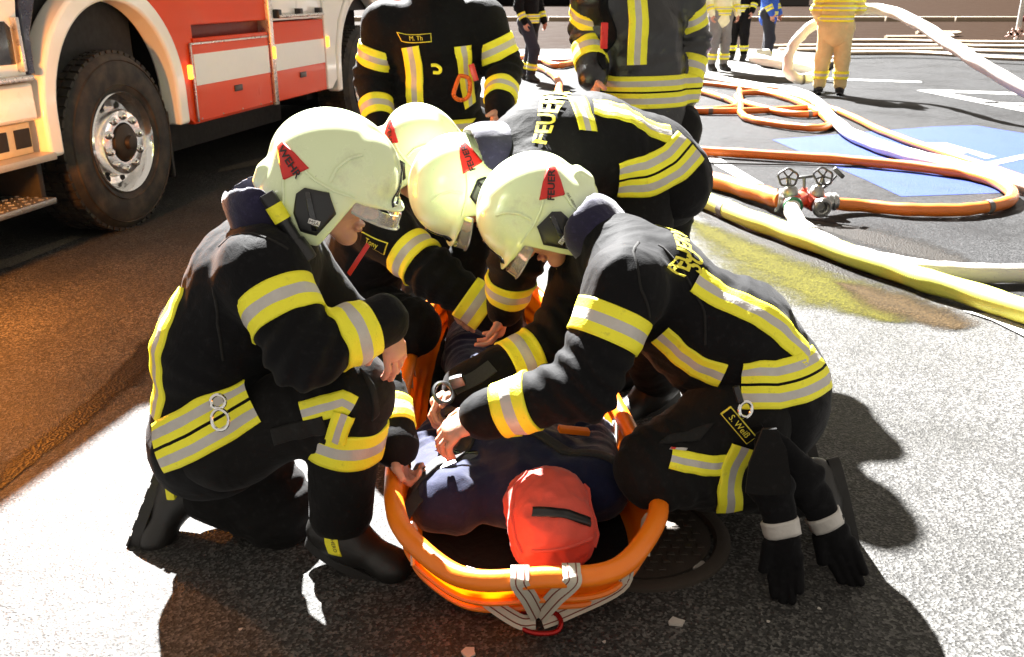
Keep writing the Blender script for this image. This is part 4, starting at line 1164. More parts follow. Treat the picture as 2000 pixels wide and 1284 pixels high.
# ------------------------------------------------------------------ firefighter bent double behind the stretcher
J = dict(pel=P(1268, 322, 3.05), mid=P(1165, 282, 2.98), chest=P(1075, 285, 2.90), neck=P(990, 302, 2.84),
         sL=P(1045, 355, 2.72), sR=P(1030, 285, 3.06), eL=P(1010, 500, 2.66), wL=P(985, 600, 2.72), eR=P(930, 430, 3.12), wR=P(905, 560, 3.05),
         hL=P(1245, 350, 2.98), hR=P(1240, 335, 3.18), kL=A3(.40, 2.80, .47), kR=A3(.36, 3.12, .47), aL=A3(.52, 3.02, .10), aR=A3(.50, 3.24, .10),
         tL=A3(.38, 2.95, .04), tR=A3(.34, 3.2, .04), head=P(900, 366, 2.80), hf=A3(-.25, -.15, -.95), hu=A3(-.93, -.22, .30), hemdir=A3(.5, .1, -.6), hemlen=.05)
C_ = figure('firefighter bent double with FEUERWEHR across his back, behind the crouching one', J, 9.4, .0125, bh=.007, group=GRP, csc=1.05,
            hands=dict(L=dict(d=A3(-.2, .1, -1), n=A3(-.9, .1, 0), thumb=A3(0, -1, 0)), R=dict(d=A3(-.1, -.1, -1), n=A3(.5, -.6, 0), thumb=A3(.6, .6, 0))))
put_helmet(C_.root, J['head'], J['hf'], J['hu'], name_text=('Philipp N', (-.096, .13, -.050), unit(A3(-.62, 0, .78)), unit(A3(.78, 0, .62))))
arm_ring(C_, 'L', .5); arm_ring(C_, 'L', .6, fore=True); arm_ring(C_, 'R', .5)
C_.jk.text('back_lettering', 'FEUERWEHR', .085, P(1085, 215, 2.88), unit(A3(.25, .95, 0)), unit(A3(-.95, .2, .2)), M['yellow_thread'], C_.root, .004, bold=.002)
tape(C_, C_.jk, [P(1125, 185, 2.9), P(1142, 215, 2.8), P(1160, 245, 2.74)], .03, name='back_stripe')
tape(C_, C_.jk, [P(1160, 205, 2.86), P(1215, 208, 2.86), P(1275, 222, 2.88), P(1320, 250, 2.92)], .040, name='back_stripe')
C_.un = joined(C_.jk, C_.tr)
tape(C_, C_.un, [P(1215, 365, 2.78), P(1270, 348, 2.80), P(1320, 318, 2.86), P(1345, 285, 2.95)], .064, DOUBLE, name='hem_stripe')

# ------------------------------------------------------------------ firefighter kneeling at the far left of the stretcher
J = dict(pel=P(690, 590, 3.28), mid=P(705, 520, 3.26), chest=P(735, 455, 3.2), neck=P(772, 395, 3.15), sR=P(752, 450, 3.00), sL=P(800, 430, 3.36),
         eR=P(848, 535, 2.88), wR=P(985, 632, 2.84), eL=P(870, 500, 3.35), wL=P(930, 575, 3.2), hR=P(700, 600, 3.18), hL=P(700, 590, 3.40),
         kR=P(800, 640, 3.05), kL=P(790, 640, 3.45), aR=P(680, 690, 3.15), aL=P(670, 670, 3.5), tR=P(640, 715, 3.15), tL=P(640, 690, 3.5), upR=A3(1, 0, .2), upL=A3(1, 0, .2),
         head=P(822, 300, 3.1), hf=A3(.72, -.30, -.60), hu=A3(.55, -.22, .80), hemlen=.06)
D_ = figure('firefighter kneeling at the far side, reaching across, mostly hidden behind two helmets', J, 13.1, .0125, bh=.007, group=GRP, csc=1.0,
            hands=dict(R=dict(d=A3(.8, -.2, -.5), n=A3(-.3, 0, -.9), thumb=A3(0, .9, .1)), L=dict(d=A3(.6, -.2, -.7), n=A3(.1, -.4, -.9), thumb=A3(0, -.9, .2))))
put_helmet(D_.root, J['head'], J['hf'], J['hu'])
arm_ring(D_, 'R', .62, .04); arm_ring(D_, 'R', .60, .046, fore=True); arm_ring(D_, 'L', .6, .04, fore=True)
ux = unit(A3(.93, -.1, -.3)); uy = unit(A3(.3, 0, .93)); o = P(728, 474, 2.90)
D_.jk.patch('name_strip', [(-.056, -.018), (.056, -.018), (.056, .018), (-.056, .018)], o, ux, uy, M['yellow_thread'], D_.root, .004)
D_.jk.patch('name_strip_field', [(-.053, -.0155), (.053, -.0155), (.053, .0155), (-.053, .0155)], o, ux, uy, M['cloth'], D_.root, .0065)
D_.jk.text('name_lettering', 'Tony', .024, o, ux, uy, M['yellow_thread'], D_.root, .0085)

# ------------------------------------------------------------------ two firefighters standing behind
SG = 'firefighters standing behind the stretcher'
J = dict(pel=P(855, 240, 4.28), mid=P(852, 165, 4.25), chest=P(850, 90, 4.2), neck=P(850, 2, 4.18), sR=P(752, 48, 4.18), sL=P(945, 42, 4.2), eR=P(728, 150, 4.22), wR=P(742, 252, 4.05),
         eL=P(985, 135, 4.2), wL=P(975, 212, 3.98), hR=A3(-.46, 4.3, .80), hL=A3(-.22, 4.3, .80), kR=A3(-.47, 4.26, .46), kL=A3(-.20, 4.26, .46), aR=A3(-.48, 4.34, .10), aL=A3(-.2, 4.34, .10),
         tR=A3(-.52, 4.16, .04), tL=A3(-.16, 4.16, .04), head=P(850, 2, 4.18) + A3(0, -.06, .20), hf=A3(.05, -.85, -.5), hu=A3(0, -.5, .85), hemlen=.12)
E_ = figure('standing firefighter with an orange carabiner on his coat, beside the rear wheel', J, 17.3, .0125, bh=.007, group=SG,
            hands=dict(R=dict(d=A3(.1, -.2, -1), n=A3(.8, .1, 0), thumb=A3(.2, -1, 0)), L=dict(d=A3(-.3, -.5, -.8), n=A3(-.8, .1, .2), thumb=A3(.1, -1, 0))))
put_helmet(E_.root, J['head'], J['hf'], J['hu'])
for q in 'RL': arm_ring(E_, q, .58, .042); arm_ring(E_, q, .66, .046, fore=True)
tape(E_, E_.torso, [P(784, 92, 3.98), P(790, 140, 3.98), P(788, 200, 3.98), P(792, 260, 4.02)], .042, name='chest_stripe')
tape(E_, E_.torso, [P(925, 92, 3.98), P(940, 140, 3.98), P(955, 195, 4.0), P(965, 235, 4.05)], .042, name='chest_stripe')
E_.jk.ring('hem_stripe', E_.J['pel'] - A3(0, 0, .03), A3(0, 0, 1), .062, M['tape'], E_.root, rows=DOUBLE)
ux, uy = unit(A3(1, -.02, .06)), A3(-.06, 0, 1); o = P(804, 72, 3.99)
E_.jk.patch('name_strip', [(-.078, -.02), (.078, -.02), (.078, .02), (-.078, .02)], o, ux, uy, M['yellow_thread'], E_.root, .004)
E_.jk.patch('name_strip_field', [(-.074, -.016), (.074, -.016), (.074, .016), (-.074, .016)], o, ux, uy, M['cloth'], E_.root, .0065)
E_.jk.text('name_lettering', 'M. Th', .030, o, ux, uy, M['yellow_thread'], E_.root, .0085)
pts = [P(u, v, 3.97) for u, v in ((898, 148), (914, 152), (918, 165), (916, 186), (906, 195), (893, 194), (886, 184), (892, 163))]
MB().tube(smoothpath(pts + [pts[0]], 4)[:-1], .009, 8, closed=True).build('carabiner', simple('orange_anodised', (.80, .16, .02), .3, .5), E_.root)
MB().box(P(925, 142, 3.97), (.012, .006, .035), (unit(A3(1, 0, .3)), A3(0, 1, 0), unit(A3(-.3, 0, 1))), .003).build('red_tab', M['red_sticker'], E_.root)
pts = [P(u, v, 3.96) for u, v in ((842, 128), (852, 128), (860, 134), (858, 142), (846, 142))]
MB().tube(smoothpath(pts, 4), .007, 8).build('hook', M['yellow'], E_.root)

J = dict(pel=P(1258, 215, 4.12), mid=P(1252, 140, 4.12), chest=P(1246, 62, 4.10), neck=P(1238, -38, 4.10), sR=P(1162, -12, 4.02), sL=P(1330, -12, 4.2), eR=P(1150, 62, 4.12), wR=P(1158, 150, 3.92),
         eL=P(1352, 82, 4.28), wL=P(1338, 185, 4.16), hR=A3(.48, 4.12, .84), hL=A3(.70, 4.16, .84), kR=A3(.46, 4.08, .47), kL=A3(.72, 4.12, .47), aR=A3(.46, 4.16, .10), aL=A3(.74, 4.2, .10),
         tR=A3(.40, 3.98, .04), tL=A3(.78, 4.02, .04), head=P(1238, -38, 4.10) + A3(-.04, -.06, .21), hf=A3(-.35, -.8, -.45), hu=A3(-.15, -.4, .9), hemlen=.13)
F_ = figure('standing firefighter in wet shining coat with one broad vertical chest stripe', J, 21.9, .0125, bh=.007, group=SG, mats=('wet_cloth', 'cloth_worn'),
            hands=dict(R=dict(d=A3(.1, -.4, -.9), n=A3(.8, .1, 0), thumb=A3(.2, -1, 0)), L=dict(d=A3(-.1, -.1, -1), n=A3(-.8, .1, 0), thumb=A3(-.1, -1, 0))))
put_helmet(F_.root, J['head'], J['hf'], J['hu'])
for q in 'RL': arm_ring(F_, q, .45, .042); arm_ring(F_, q, .55, .048, fore=True)
tape(F_, F_.jk, [P(1258, -20, 3.9), P(1253, 60, 3.88), P(1248, 130, 3.9)], .042, name='chest_stripe')
tape(F_, F_.jk, [P(1190, -10, 3.86), P(1185, 60, 3.86), P(1190, 130, 3.88)], .020, rows=[(-1, 1, 2)], name='harness_strap')
F_.jk.ring('hem_stripe', F_.J['pel'] + A3(0, 0, .09), A3(0, 0, 1), .066, M['tape'], F_.root, rows=DOUBLE)
MB().box(P(1180, 70, 3.86), (.014, .012, .05), None, .004).build('red_valve', M['red_sticker'], F_.root)
# ------------------------------------------------------------------ basket stretcher
SO = A3(.062, 1.715, 0); SA = unit(A3(-.085, .996, 0)); SB = A3(SA[1], -SA[0], 0)
def S(b, a, z): return SO + SB*b + SA*a + A3(0, 0, z)
def _orange(thin=False):
    t = NT('orange_polyethylene')
    nz = t.noise(14, 4); sc = t.noise(90, 4, .7)
    c = t.mix((.82, .165, .005), (.90, .23, .008), nz.outputs['Fac'])
    c = t.mix(c, (.30, .10, .03), t.ramp(sc.outputs['Fac'], [(.62, (0,)*3), (.78, (.35,)*3)]).outputs['Color'])
    t.set(Base_Color=c, Roughness=.36, Subsurface_Weight=.05, Subsurface_Radius=(.02, .012, .003), Subsurface_Scale=.5, Normal=t.bump(sc.outputs['Fac'], .12, .004))
    if thin:
        tr = t.n('ShaderNodeBsdfTranslucent'); tr.inputs['Color'].default_value = (1.0, .48, .03, 1); mx = t.n('ShaderNodeMixShader'); mx.inputs[0].default_value = .5
        t.l(t.b.outputs[0], mx.inputs[1]); t.l(tr.outputs[0], mx.inputs[2]); t.l(mx.outputs[0], t.t.nodes['Material Output'].inputs['Surface'])
    return t.m
ORANGE = _orange(); ORANGE_T = _orange(True)
stretcher = empty('basket_stretcher', SO, 'orange plastic basket stretcher carrying a training dummy', 'stretcher')
half = [(.0, 0, .205), (.13, 0, .205), (.21, .045, .21), (.295, .165, .225), (.325, .27, .235), (.333, .45, .235), (.33, .9, .22), (.30, 1.4, .21), (.25, 1.8, .21), (.19, 2.05, .22), (.10, 2.14, .225)]
loop = [half[0]] + half[1:] + [(0, 2.15, .225)] + [(-b, a, z) for b, a, z in reversed(half[1:])]
rimc = smoothpath([S(*q) for q in loop + [loop[0]]], 6)[:-1]
MB().tube(rimc, .0245, 14, closed=True).build('rim_tube', ORANGE, stretcher)
N = len(rimc); mb = MB(); vs = []
c_ax = lambda p: SO + SA*min(max(np.dot(p - SO, SA), .22), 1.95)
prof = [(1.00, -.012), (.985, -.03), (.965, -.055), (.955, -.060), (.93, -.085), (.86, -.140), (.74, -.182), (.55, -.196), (.25, -.198), (.0, -.198)]
back = [(sc - .012 if sc > .1 else sc, dz + .008) for sc, dz in reversed(prof)]
for sc, dz in prof + back:
    for p in rimc:
        q = c_ax(p); q = np.array([q[0], q[1], p[2]]); dl = p - q; al_ = SA*np.dot(dl, SA); r = q + (dl - al_)*sc + al_*(sc**3.2); r[2] = max(p[2] + dz, .012 + (.008 if (sc, dz) in back else 0)); vs.append(r)
m = len(prof) + len(back)
mb.add(vs, [(i*N+k, i*N+(k+1) % N, (i+1)*N+(k+1) % N, (i+1)*N+k) for i in range(m-1) for k in range(N)])
shell = mb.build('shell', ORANGE_T, stretcher)
vs = []
lin = [(.84, -.150), (.80, -.160), (.72, -.172), (.53, -.184), (.25, -.186), (.0, -.186)]
for sc, dz in lin:
    for p in rimc:
        q = c_ax(p); q = np.array([q[0], q[1], p[2]]); dl = p - q; al_ = SA*np.dot(dl, SA); r = q + (dl - al_)*(sc-.045) + al_*((sc-.05)**3.2); r[2] = max(p[2] + dz, .03) + .012 + .004*math.sin(p[0]*40 + p[1]*33); vs.append(r)
MB().add(vs, [(i*N+k, i*N+(k+1) % N, (i+1)*N+(k+1) % N, (i+1)*N+k) for i in range(len(lin)-1) for k in range(N)]).build('padded_liner', M['cloth_worn'], stretcher)
# moulded ribs round the shell, seen under the rim
for dz, sc in ((-.085, .93), (-.128, .875)):
    pts = []
    for p in rimc:
        q = c_ax(p); q = np.array([q[0], q[1], p[2]]); dl = p - q; al_ = SA*np.dot(dl, SA); r = q + (dl - al_)*(sc+.012) + al_*((sc+.012)**3.2); r[2] = p[2] + dz; pts.append(r)
    MB().tube(pts, .009, 8, closed=True).build('shell_rib', ORANGE, stretcher)
WEB = NT('beige_webbing'); _n = WEB.noise(160, 3, .7); _w = WEB.noise(12, 4)
WEB.set(Base_Color=WEB.mix((.42, .38, .30), (.60, .55, .46), _w.outputs['Fac']), Roughness=.85, Normal=WEB.bump(_n.outputs['Fac'], .5, .002)); WEB = WEB.m
BROWNL = simple('red_brown_thread', (.18, .05, .03), .8)
def strap(name, pts, nrm, half_w, mat, par, thick=.0025, lines=True, n=6):
    path = smoothpath(pts, n); nr = [np.asarray(q, float) for q in (nrm if isinstance(nrm, list) else [nrm]*len(pts))]
    nn = smoothpath(nr, n) if len(nr) > 1 else nr
    mb = MB(); rows = []
    for i, p in enumerate(path):
        t = unit(path[min(i+1, len(path)-1)] - path[max(i-1, 0)]); w_ = unit(np.cross(t, nn[i])); u_ = np.cross(w_, t)
        rows.append([p + w_*half_w + u_*thick, p - w_*half_w + u_*thick, p - w_*half_w - u_*thick, p + w_*half_w - u_*thick])
    k = len(rows)
    mb.add([q for r_ in rows for q in r_], [(i*4+j, i*4+(j+1) % 4, (i+1)*4+(j+1) % 4, (i+1)*4+j) for i in range(k-1) for j in range(4)] + [(0, 1, 2, 3), ((k-1)*4+3, (k-1)*4+2, (k-1)*4+1, (k-1)*4)])
    o = mb.build(name, mat, par)
    if lines:
        for off in (-.25, .2):
            MB().tube([r_[0]*(.5+off) + r_[1]*(.5-off) + unit(np.cross(r_[1]-r_[0], path[min(i+1, k-1)]-path[max(i-1, 0)]))*0 for i, r_ in enumerate(rows)], .0016, 5).build('strap_line', BROWNL, o)
    return o
hk = G(1052, 1210, .05)
cam_n = unit(A3(0, -.8, .6))
for tx_ in (-.035, .075):
    k = int(np.argmin([abs(p[0] - (SO[0] + tx_)) + (9 if p[1] > 1.9 else 0) for p in rimc])); rp = rimc[k]; q = .0275
    loop_ = [rp + A3(0, q*math.sin(t_), q*math.cos(t_)) for t_ in (2.2, 1.4, .7, 0, -.7, -1.4)]
    nrm_ = [A3(0, math.sin(t_), math.cos(t_)) for t_ in (2.2, 1.4, .7, 0, -.7, -1.4)]
    strap('webbing_strap', loop_ + [rp*.55 + hk*.45 + A3(0, -.016, .012), hk + A3(0, 0, .008)], nrm_ + [cam_n, cam_n], .020, WEB, stretcher)
for (top, sgn) in (((930, 1150), -1), ((1218, 1135), 1)):
    p0 = G(top[0], top[1]-40, .19) + A3(sgn*.01, 0, 0); p1 = G(top[0] + 8*-sgn, top[1] + 10, .12)
    strap('webbing_strap', [p0, p1, G(1010 if sgn < 0 else 1110, 1212 if sgn < 0 else 1195, .06), hk + A3(sgn*.008, -.004, -.004)], [A3(sgn*.5, -.6, .3), cam_n, cam_n, cam_n], .017, WEB, stretcher)
pts = [hk + A3(x_, y_, z_) for x_, y_, z_ in ((-.050, .0, .004), (-.035, -.022, -.010), (0, -.030, -.016), (.040, -.026, -.014), (.052, -.006, -.004), (.038, .012, .008), (.0, .014, .012), (-.036, .012, .010))]
MB().tube(smoothpath(pts + [pts[0]], 4)[:-1], .0062, 8, closed=True).build('carabiner', simple('red_anodised', (.35, .012, .010), .25, .6), stretcher)
# lacing and side loops on the rim
for b_, a_ in ((-.30, .20), (.30, .19), (-.335, .75), (.335, .75), (-.32, 1.2), (.32, 1.2)):
    p = S(b_*.93, a_, .20); sg = 1 if b_ > 0 else -1
    strap('rim_lashing', [p + A3(0, -.05, -.05), p + A3(sg*.004, 0, .02), p + A3(0, .06, -.03)], A3(-sg, 0, .25), .012, WEB, stretcher, lines=False)
# ------------------------------------------------------------------ the dummy
J = dict(pel=S(-.02, 1.02, .135), mid=S(-.01, .78, .15), chest=S(0, .56, .165), neck=S(.01, .36, .17), sR=S(-.20, .39, .175), sL=S(.20, .42, .175), eR=S(-.235, .72, .14), wR=S(-.16, .92, .19),
         eL=S(.235, .76, .14), wL=S(.15, .95, .19), hR=S(-.09, 1.08, .13), hL=S(.09, 1.08, .13), kR=S(-.10, 1.47, .14), kL=S(.09, 1.47, .14), aR=S(-.10, 1.84, .10), aL=S(.09, 1.84, .10), tR=S(-.13, 1.95, .20), tL=S(.12, 1.95, .20),
         upR=-SA, upL=-SA, head=S(.04, .24, .18), hf=A3(0, 0, 1), hu=-SA, hemlen=.05)
Y_ = figure('navy overalled training dummy with red cloth head lying in the stretcher', J, 33.0, .011, cat='dummy', mats=('navy', 'navy'), girth=.88, fold=.015, body=False, name='training_dummy')
def _redcloth():
    t = NT('red_head_cloth'); n1 = t.noise(9, 5, .6); n2 = t.noise(45, 4)
    c = t.mix((.56, .050, .030), (.66, .090, .055), n1.outputs['Fac'])
    t.set(Base_Color=c, Roughness=.7, Sheen_Weight=.15, Normal=t.bump(n2.outputs['Fac'], .35, .005)); return t.m
hd = SDF(); hc = S(.055, .255, .185); hax = np.array([SB, unit(SA*.82 + A3(0, 0, .57)), unit(A3(0, 0, .82) - SA*.57)])
hd.box(hc, (.098, .125, .085), hax, .082, 0).ell(hc - hax[1]*.03 + hax[2]*.03, (.095, .09, .07), hax, k=.03).cone(hc + hax[1]*.06, J['neck'], .07, .075, .04)
hd.fold(.014, 12, 41.0)
head = hd.build('head', _redcloth(), Y_.root, .007, 3)
hd.ribbon('head_strap', [hc + hax[0]*-.055 + hax[2]*.1 - hax[1]*.012, hc + hax[2]*.11 - hax[1]*.02, hc + hax[0]*.055 + hax[2]*.1 - hax[1]*.030, hc + hax[0]*.085 + hax[2]*.07 - hax[1]*.036], .0125, [M['black_plastic']], head, rows=[(-1, 1, 0)], off=.004)
for k, g_ in enumerate(([(-.06, -.10, .07), (-.02, -.105, .08), (.05, -.095, .08), (.085, -.07, .06)], [(-.085, -.10, .05), (-.095, -.03, .05), (-.085, .06, .05), (-.05, .11, .05)], [(.09, -.08, .03), (.098, 0, .03), (.085, .08, .03)])):
    hd.ribbon('seam', [hc + hax[0]*a + hax[1]*b + hax[2]*c for a, b, c in g_], .003, [_redcloth()], head, rows=[(-1, 1, 0)], off=.006)
# belt straps over the dummy
BLK = simple('black_webbing', (.016, .016, .017), .7, bump=.4, scale=160)
def over(name, pts, half_w=.022): return Y_.jk.ribbon(name, pts, half_w, [BLK], Y_.root, rows=[(-1, 1, 0)], off=.010)
over('belt', [S(-.30, .36, .16), S(-.24, .40, .24), S(-.17, .50, .27), S(-.10, .62, .28), S(0, .72, .29)], .022)
over('belt', [S(.26, .40, .2), S(.15, .46, .28), S(.05, .52, .3), S(-.05, .62, .3)], .022)
over('belt', [S(-.2, .80, .26), S(0, .78, .3), S(.2, .80, .26)], .024)
strap('side_belt', [S(-.315, .28, .19), S(-.28, .33, .215), S(-.235, .38, .235), S(-.2, .42, .25)], A3(-.3, -.5, .8), .019, BLK, Y_.root, lines=False)
MB().box(S(-.205, .43, .262), (.032, .022, .006), (unit(A3(.8, .3, .2)), unit(A3(-.3, .9, 0)), A3(-.1, -.1, 1)), .003).build('belt_buckle', M['alu'], Y_.root)
pts = [S(-.135 + .075*math.cos(t_), .545 + .05*math.sin(t_), .262 + .012*math.sin(t_)) for t_ in np.linspace(0, 2*math.pi, 22)[:-1]]
MB().tube(pts, .016, 8, closed=True, flat=.5).build('belt_loop', M['black_gloss'], Y_.root)
Y_.jk.patch('yellow_patch', [(-.03, -.022), (.03, -.022), (.03, .022), (-.03, .022)], S(-.02, .52, .32), SB, SA, M['yellow'], Y_.root, .005)
MB().box(S(.16, .58, .27), (.045, .014, .008), (unit(A3(.9, .2, -.2)), A3(-.2, 1, 0), A3(.2, 0, 1)), .004).build('collar_tab', ORANGE, Y_.root)
# folded shiny jacket over the dummy's legs, black carrying strap with clip
# ------------------------------------------------------------------ gloves on the hip clip of the crouching firefighter
def glove(label, top, mid, wr, tip, th):
    """limp empty glove: flat flared cuff from the clip, grey band, flattened fingers hanging"""
    top, mid, wr, tip = (np.asarray(q, float) for q in (top, mid, wr, tip))
    r = empty('glove', (wr[0], wr[1], 0), label, 'glove', 'pair of gloves on the hip clip')
    d = unit(tip - wr); n_ = unit(np.cross(d, th))
    s = SDF(); s.cone(wr - d*.01, wr + d*.068, .018, .017, .012, wide=th, sc=2.2)
    for i, (o_, L, cv) in enumerate(((-.034, .080, -.02), (-.012, .100, .0), (.011, .094, .02), (.032, .072, .05))):
        p0 = wr + d*.07 + unit(th)*o_; p1 = p0 + (d + unit(th)*(-cv) + n_*.12)*L*.55; p2 = p1 + (d + n_*(.35 + .1*i))*L*.5
        s.cone(p0, p1, .0130, .0125, .007).cone(p1, p2, .0125, .0100, .006)
    p0 = wr + d*.02 - unit(th)*.036; s.cone(p0, p0 + d*.06 - unit(th)*.018 + n_*.01, .017, .013, .008)
    s.fold(.005, 13, 2); s.build('hand', M['cloth'], r, .0055, 2)
    c = SDF().cone(top, mid, .010, .024, .02, wide=th, sc=2.0).cone(mid, wr + d*.006, .023, .018, .02, wide=th, sc=2.0).fold(.006, 10, 6)
    cu = c.build('cuff', M['cloth'], r, .007, 2)
    c.ring('cuff_band', wr - unit(wr - mid)*.022, wr - mid, .021, [M['silver']], cu, rows=[(-1, 1, 0)], off=.004)
    return r
g1 = glove('black work glove hanging nearest the stretcher, grey band round its wrist', P(1492, 850, 1.97), P(1506, 950, 1.95), P(1530, 1046, 1.93), P(1535, 1125, 1.93), unit(A3(1, -.2, .35)))
glove('black work glove hanging nearest the boot, grey band round its wrist', P(1510, 850, 1.99), P(1568, 935, 2.0), P(1620, 1028, 2.0), P(1655, 1100, 2.0), unit(A3(.9, -.1, .55)))
fo = P(1500, 840, 1.90); fx = unit(A3(1, -.08, .05)); fz = unit(A3(-.06, 0, 1))
MB().prism([(-.012, 0), (.020, .002), (.045, -.055), (.058, -.135), (.056, -.168), (.0, -.172), (-.046, -.166), (-.040, -.09)], fo, fx, fz, np.cross(fz, fx), .010).build('cuff_flap', M['cloth_worn'], g1)
MB().box(P(1485, 860, 2.03), (.016, .008, .045), (unit(A3(1, 0, .3)), A3(0, 1, 0), unit(A3(-.4, 0, 1))), .004).build('glove_strap', M['cloth'], B_.root)
# lamp on the chest strap, seen under the crouching one's chin
tl = empty('hand_lamp', P(1080, 560, 2.55), 'yellow and black hand lamp hanging under the lowered chin', 'lamp')
cL = P(1086, 560, 2.55)
MB().lathe(cL + A3(-.012, 0, -.06), A3(.25, -.15, 1), [(.001, 0), (.030, 0), (.034, .02), (.030, .07), (.020, .085), (.022, .11), (.001, .112)], 16).build('body', simple('yellow_plastic', (.70, .60, .03), .35), tl)
MB().box(cL + A3(.022, -.02, .045), (.026, .020, .022), None, .008).build('head', simple('yellow_plastic_head', (.72, .62, .04), .35), tl)
for dx in (-.012, .014): MB().lathe(cL + A3(.022 + dx, -.041, .048), A3(0, -1, 0), [(.008, 0), (.008, .004), (.004, .005)], 12).build('knob', M['black_plastic'], tl)
# radio clip in the other hand
rd = P(872, 765, 2.3); rt = empty('carrying_clip', rd, 'black steel clip on a webbing strap in the hand over the dummy', 'clip')
strap('strap', [P(962, 715, 2.32), P(930, 738, 2.30), P(900, 752, 2.29), P(885, 760, 2.28)], A3(-.2, -.6, .8), .022, BLK, rt, lines=False)
metal_ring(rt, P(866, 768, 2.27), A3(.2, -.6, .8), .026, .006, 'ring', 'steel', 1.2)
MB().box(P(893, 745, 2.28), (.020, .012, .016), (unit(A3(1, -.1, .4)), A3(0, 1, 0), unit(A3(-.4, 0, 1))), .004).build('latch', M['steel'], rt)
# ------------------------------------------------------------------ hoses
def hose_mat(name, col, dirt=(.05, .04, .03), rough=.55):
    t = NT(name); n1 = t.noise(3, 5); n2 = t.noise(55, 4, .7)
    c = t.mix(tuple(x*.85 for x in col), col, n1.outputs['Fac'])
    c = t.mix(c, dirt, t.ramp(n2.outputs['Fac'], [(.60, (0,)*3), (.80, (.5,)*3)]).outputs['Color'])
    wv = t.n('ShaderNodeTexWave'); wv.inputs['Scale'].default_value = 60; wv.inputs['Distortion'].default_value = 2
    tc = t.n('ShaderNodeTexCoord'); t.l(tc.outputs['Object'], wv.inputs['Vector'])
    t.set(Base_Color=c, Roughness=rough, Normal=t.bump(wv.outputs['Fac'], .2, .003)); return t.m
HW = hose_mat('white_hose_cloth', (.66, .63, .56)); HO = hose_mat('orange_hose_rubber', (.66, .17, .022), rough=.4); HY = hose_mat('yellow_green_hose', (.62, .64, .10)); HB = hose_mat('beige_hose_cloth', (.46, .36, .26)); HR = hose_mat('dark_red_hose', (.25, .05, .03))
mat2 = simple('grey_repair_sleeve', (.12, .11, .10), .7)
def hose(label, pix, r, mat, name='fire_hose', z=None, world_pts=None, flat=None, n=8, group='hoses on the road'):
    pts = world_pts if world_pts else [G(q[0], q[1], (q[2] if len(q) > 2 else r + .009)) for q in pix]
    path = smoothpath(pts, n); rnd_ = random.Random(len(label)); ph = rnd_.uniform(0, 6); m_ = len(path)
    path = [p + A3(math.sin(i*.9 + ph)*.10, math.sin(i*.7 + ph*2)*.10, 0)*r for i, p in enumerate(path)]
    rs = [r*(1 + .035*math.sin(i*1.3 + ph) + rnd_.uniform(-.02, .02)) for i in range(m_)]
    o = MB().tube(path, rs, 14, flat=flat).build(name, mat)
    if name == 'fire_hose' and r > .03 and not flat and m_ > 30:
        k = int(m_*.30); MB().tube([path[k-1]*.5 + path[k]*.5, path[k], path[k]*.5 + path[k+1]*.5], r*1.10, 14).build('repair_sleeve', mat2, o)
    return tag(o, label, 'hose', group)
hose('thick yellow-green hose running diagonally past the crouching firefighter', [(1180, 330), (1345, 378), (1440, 418), (1560, 462), (1700, 512), (1850, 560), (2050, 622)], .058, HY)
hose('white hose curving out of the front of the hose divider', [(1546, 398, .11), (1552, 425, .075), (1580, 455), (1640, 487), (1710, 508), (1800, 525), (1900, 533), (2050, 535)], .050, HW)
hose('thick orange hose feeding the left of the hose divider', [(1150, 300), (1280, 322), (1360, 342), (1440, 366), (1500, 383, .085), (1532, 392, .10)], .062, HO)
hose('orange hose leaving the hose divider and turning in a wide hairpin', [(1612, 397, .085), (1680, 402), (1780, 410), (1880, 410), (1950, 400), (1978, 385), (1955, 360), (1890, 340), (1780, 325), (1640, 312), (1500, 303), (1350, 294), (1200, 288)], .043, HO)
hose('long white hose snaking over the blue parking bay', [(1250, 118), (1370, 148), (1470, 168), (1545, 178), (1590, 195), (1625, 232), (1670, 266), (1750, 296), (1850, 322), (1940, 345), (2060, 378)], .062, HW)
hose('orange hose beyond the white one, crossing the blue parking bay', [(1520, 178), (1600, 205), (1650, 222), (1720, 255), (1800, 285), (1900, 318), (2060, 372)], .036, HO)
hose('orange hose coil, its flat outer loop', [(1340, 160), (1420, 168), (1520, 182), (1590, 200), (1612, 212), (1600, 222), (1540, 222), (1470, 206), (1440, 195), (1448, 183), (1500, 183), (1560, 200), (1620, 236), (1600, 250), (1540, 246), (1470, 234), (1448, 222), (1446, 200), (1444, 176)], .040, HO, n=10)
hose('orange hose lying across the coil to the standing firefighter', [(1320, 214), (1380, 217), (1450, 217), (1530, 214), (1600, 209)], .040, HO)
hose('orange hose loop beside the standing firefighter’s hand', [(1330, 172), (1380, 182), (1425, 196), (1438, 206), (1420, 212), (1370, 215), (1330, 218)], .040, HO)
hose('thin black cable lying across the asphalt beside the orange hoses', [(1300, 316), (1450, 320), (1600, 323), (1720, 326)], .008, M['rubber'], 'cable')
hose('far orange hose behind the standing firefighters', [(980, 122), (1040, 112), (1085, 128), (1130, 122), (1200, 118)], .06, HO)
hose('far orange hose end bent down between the standing firefighters', [(1040, 128), (1070, 140), (1090, 158), (1092, 180), (1100, 205)], .055, HO)
hose('dark red hose far behind between the standing firefighters', [(1030, 118), (1080, 121), (1150, 119), (1220, 122)], .05, HR)
BE = ['beige hose bundle, strand nearest the beige suited man', 'beige hose bundle, second strand from the road side', 'beige hose bundle, third strand from the road side', 'beige hose bundle, fourth strand with a folded end', 'beige hose bundle, farthest strand']
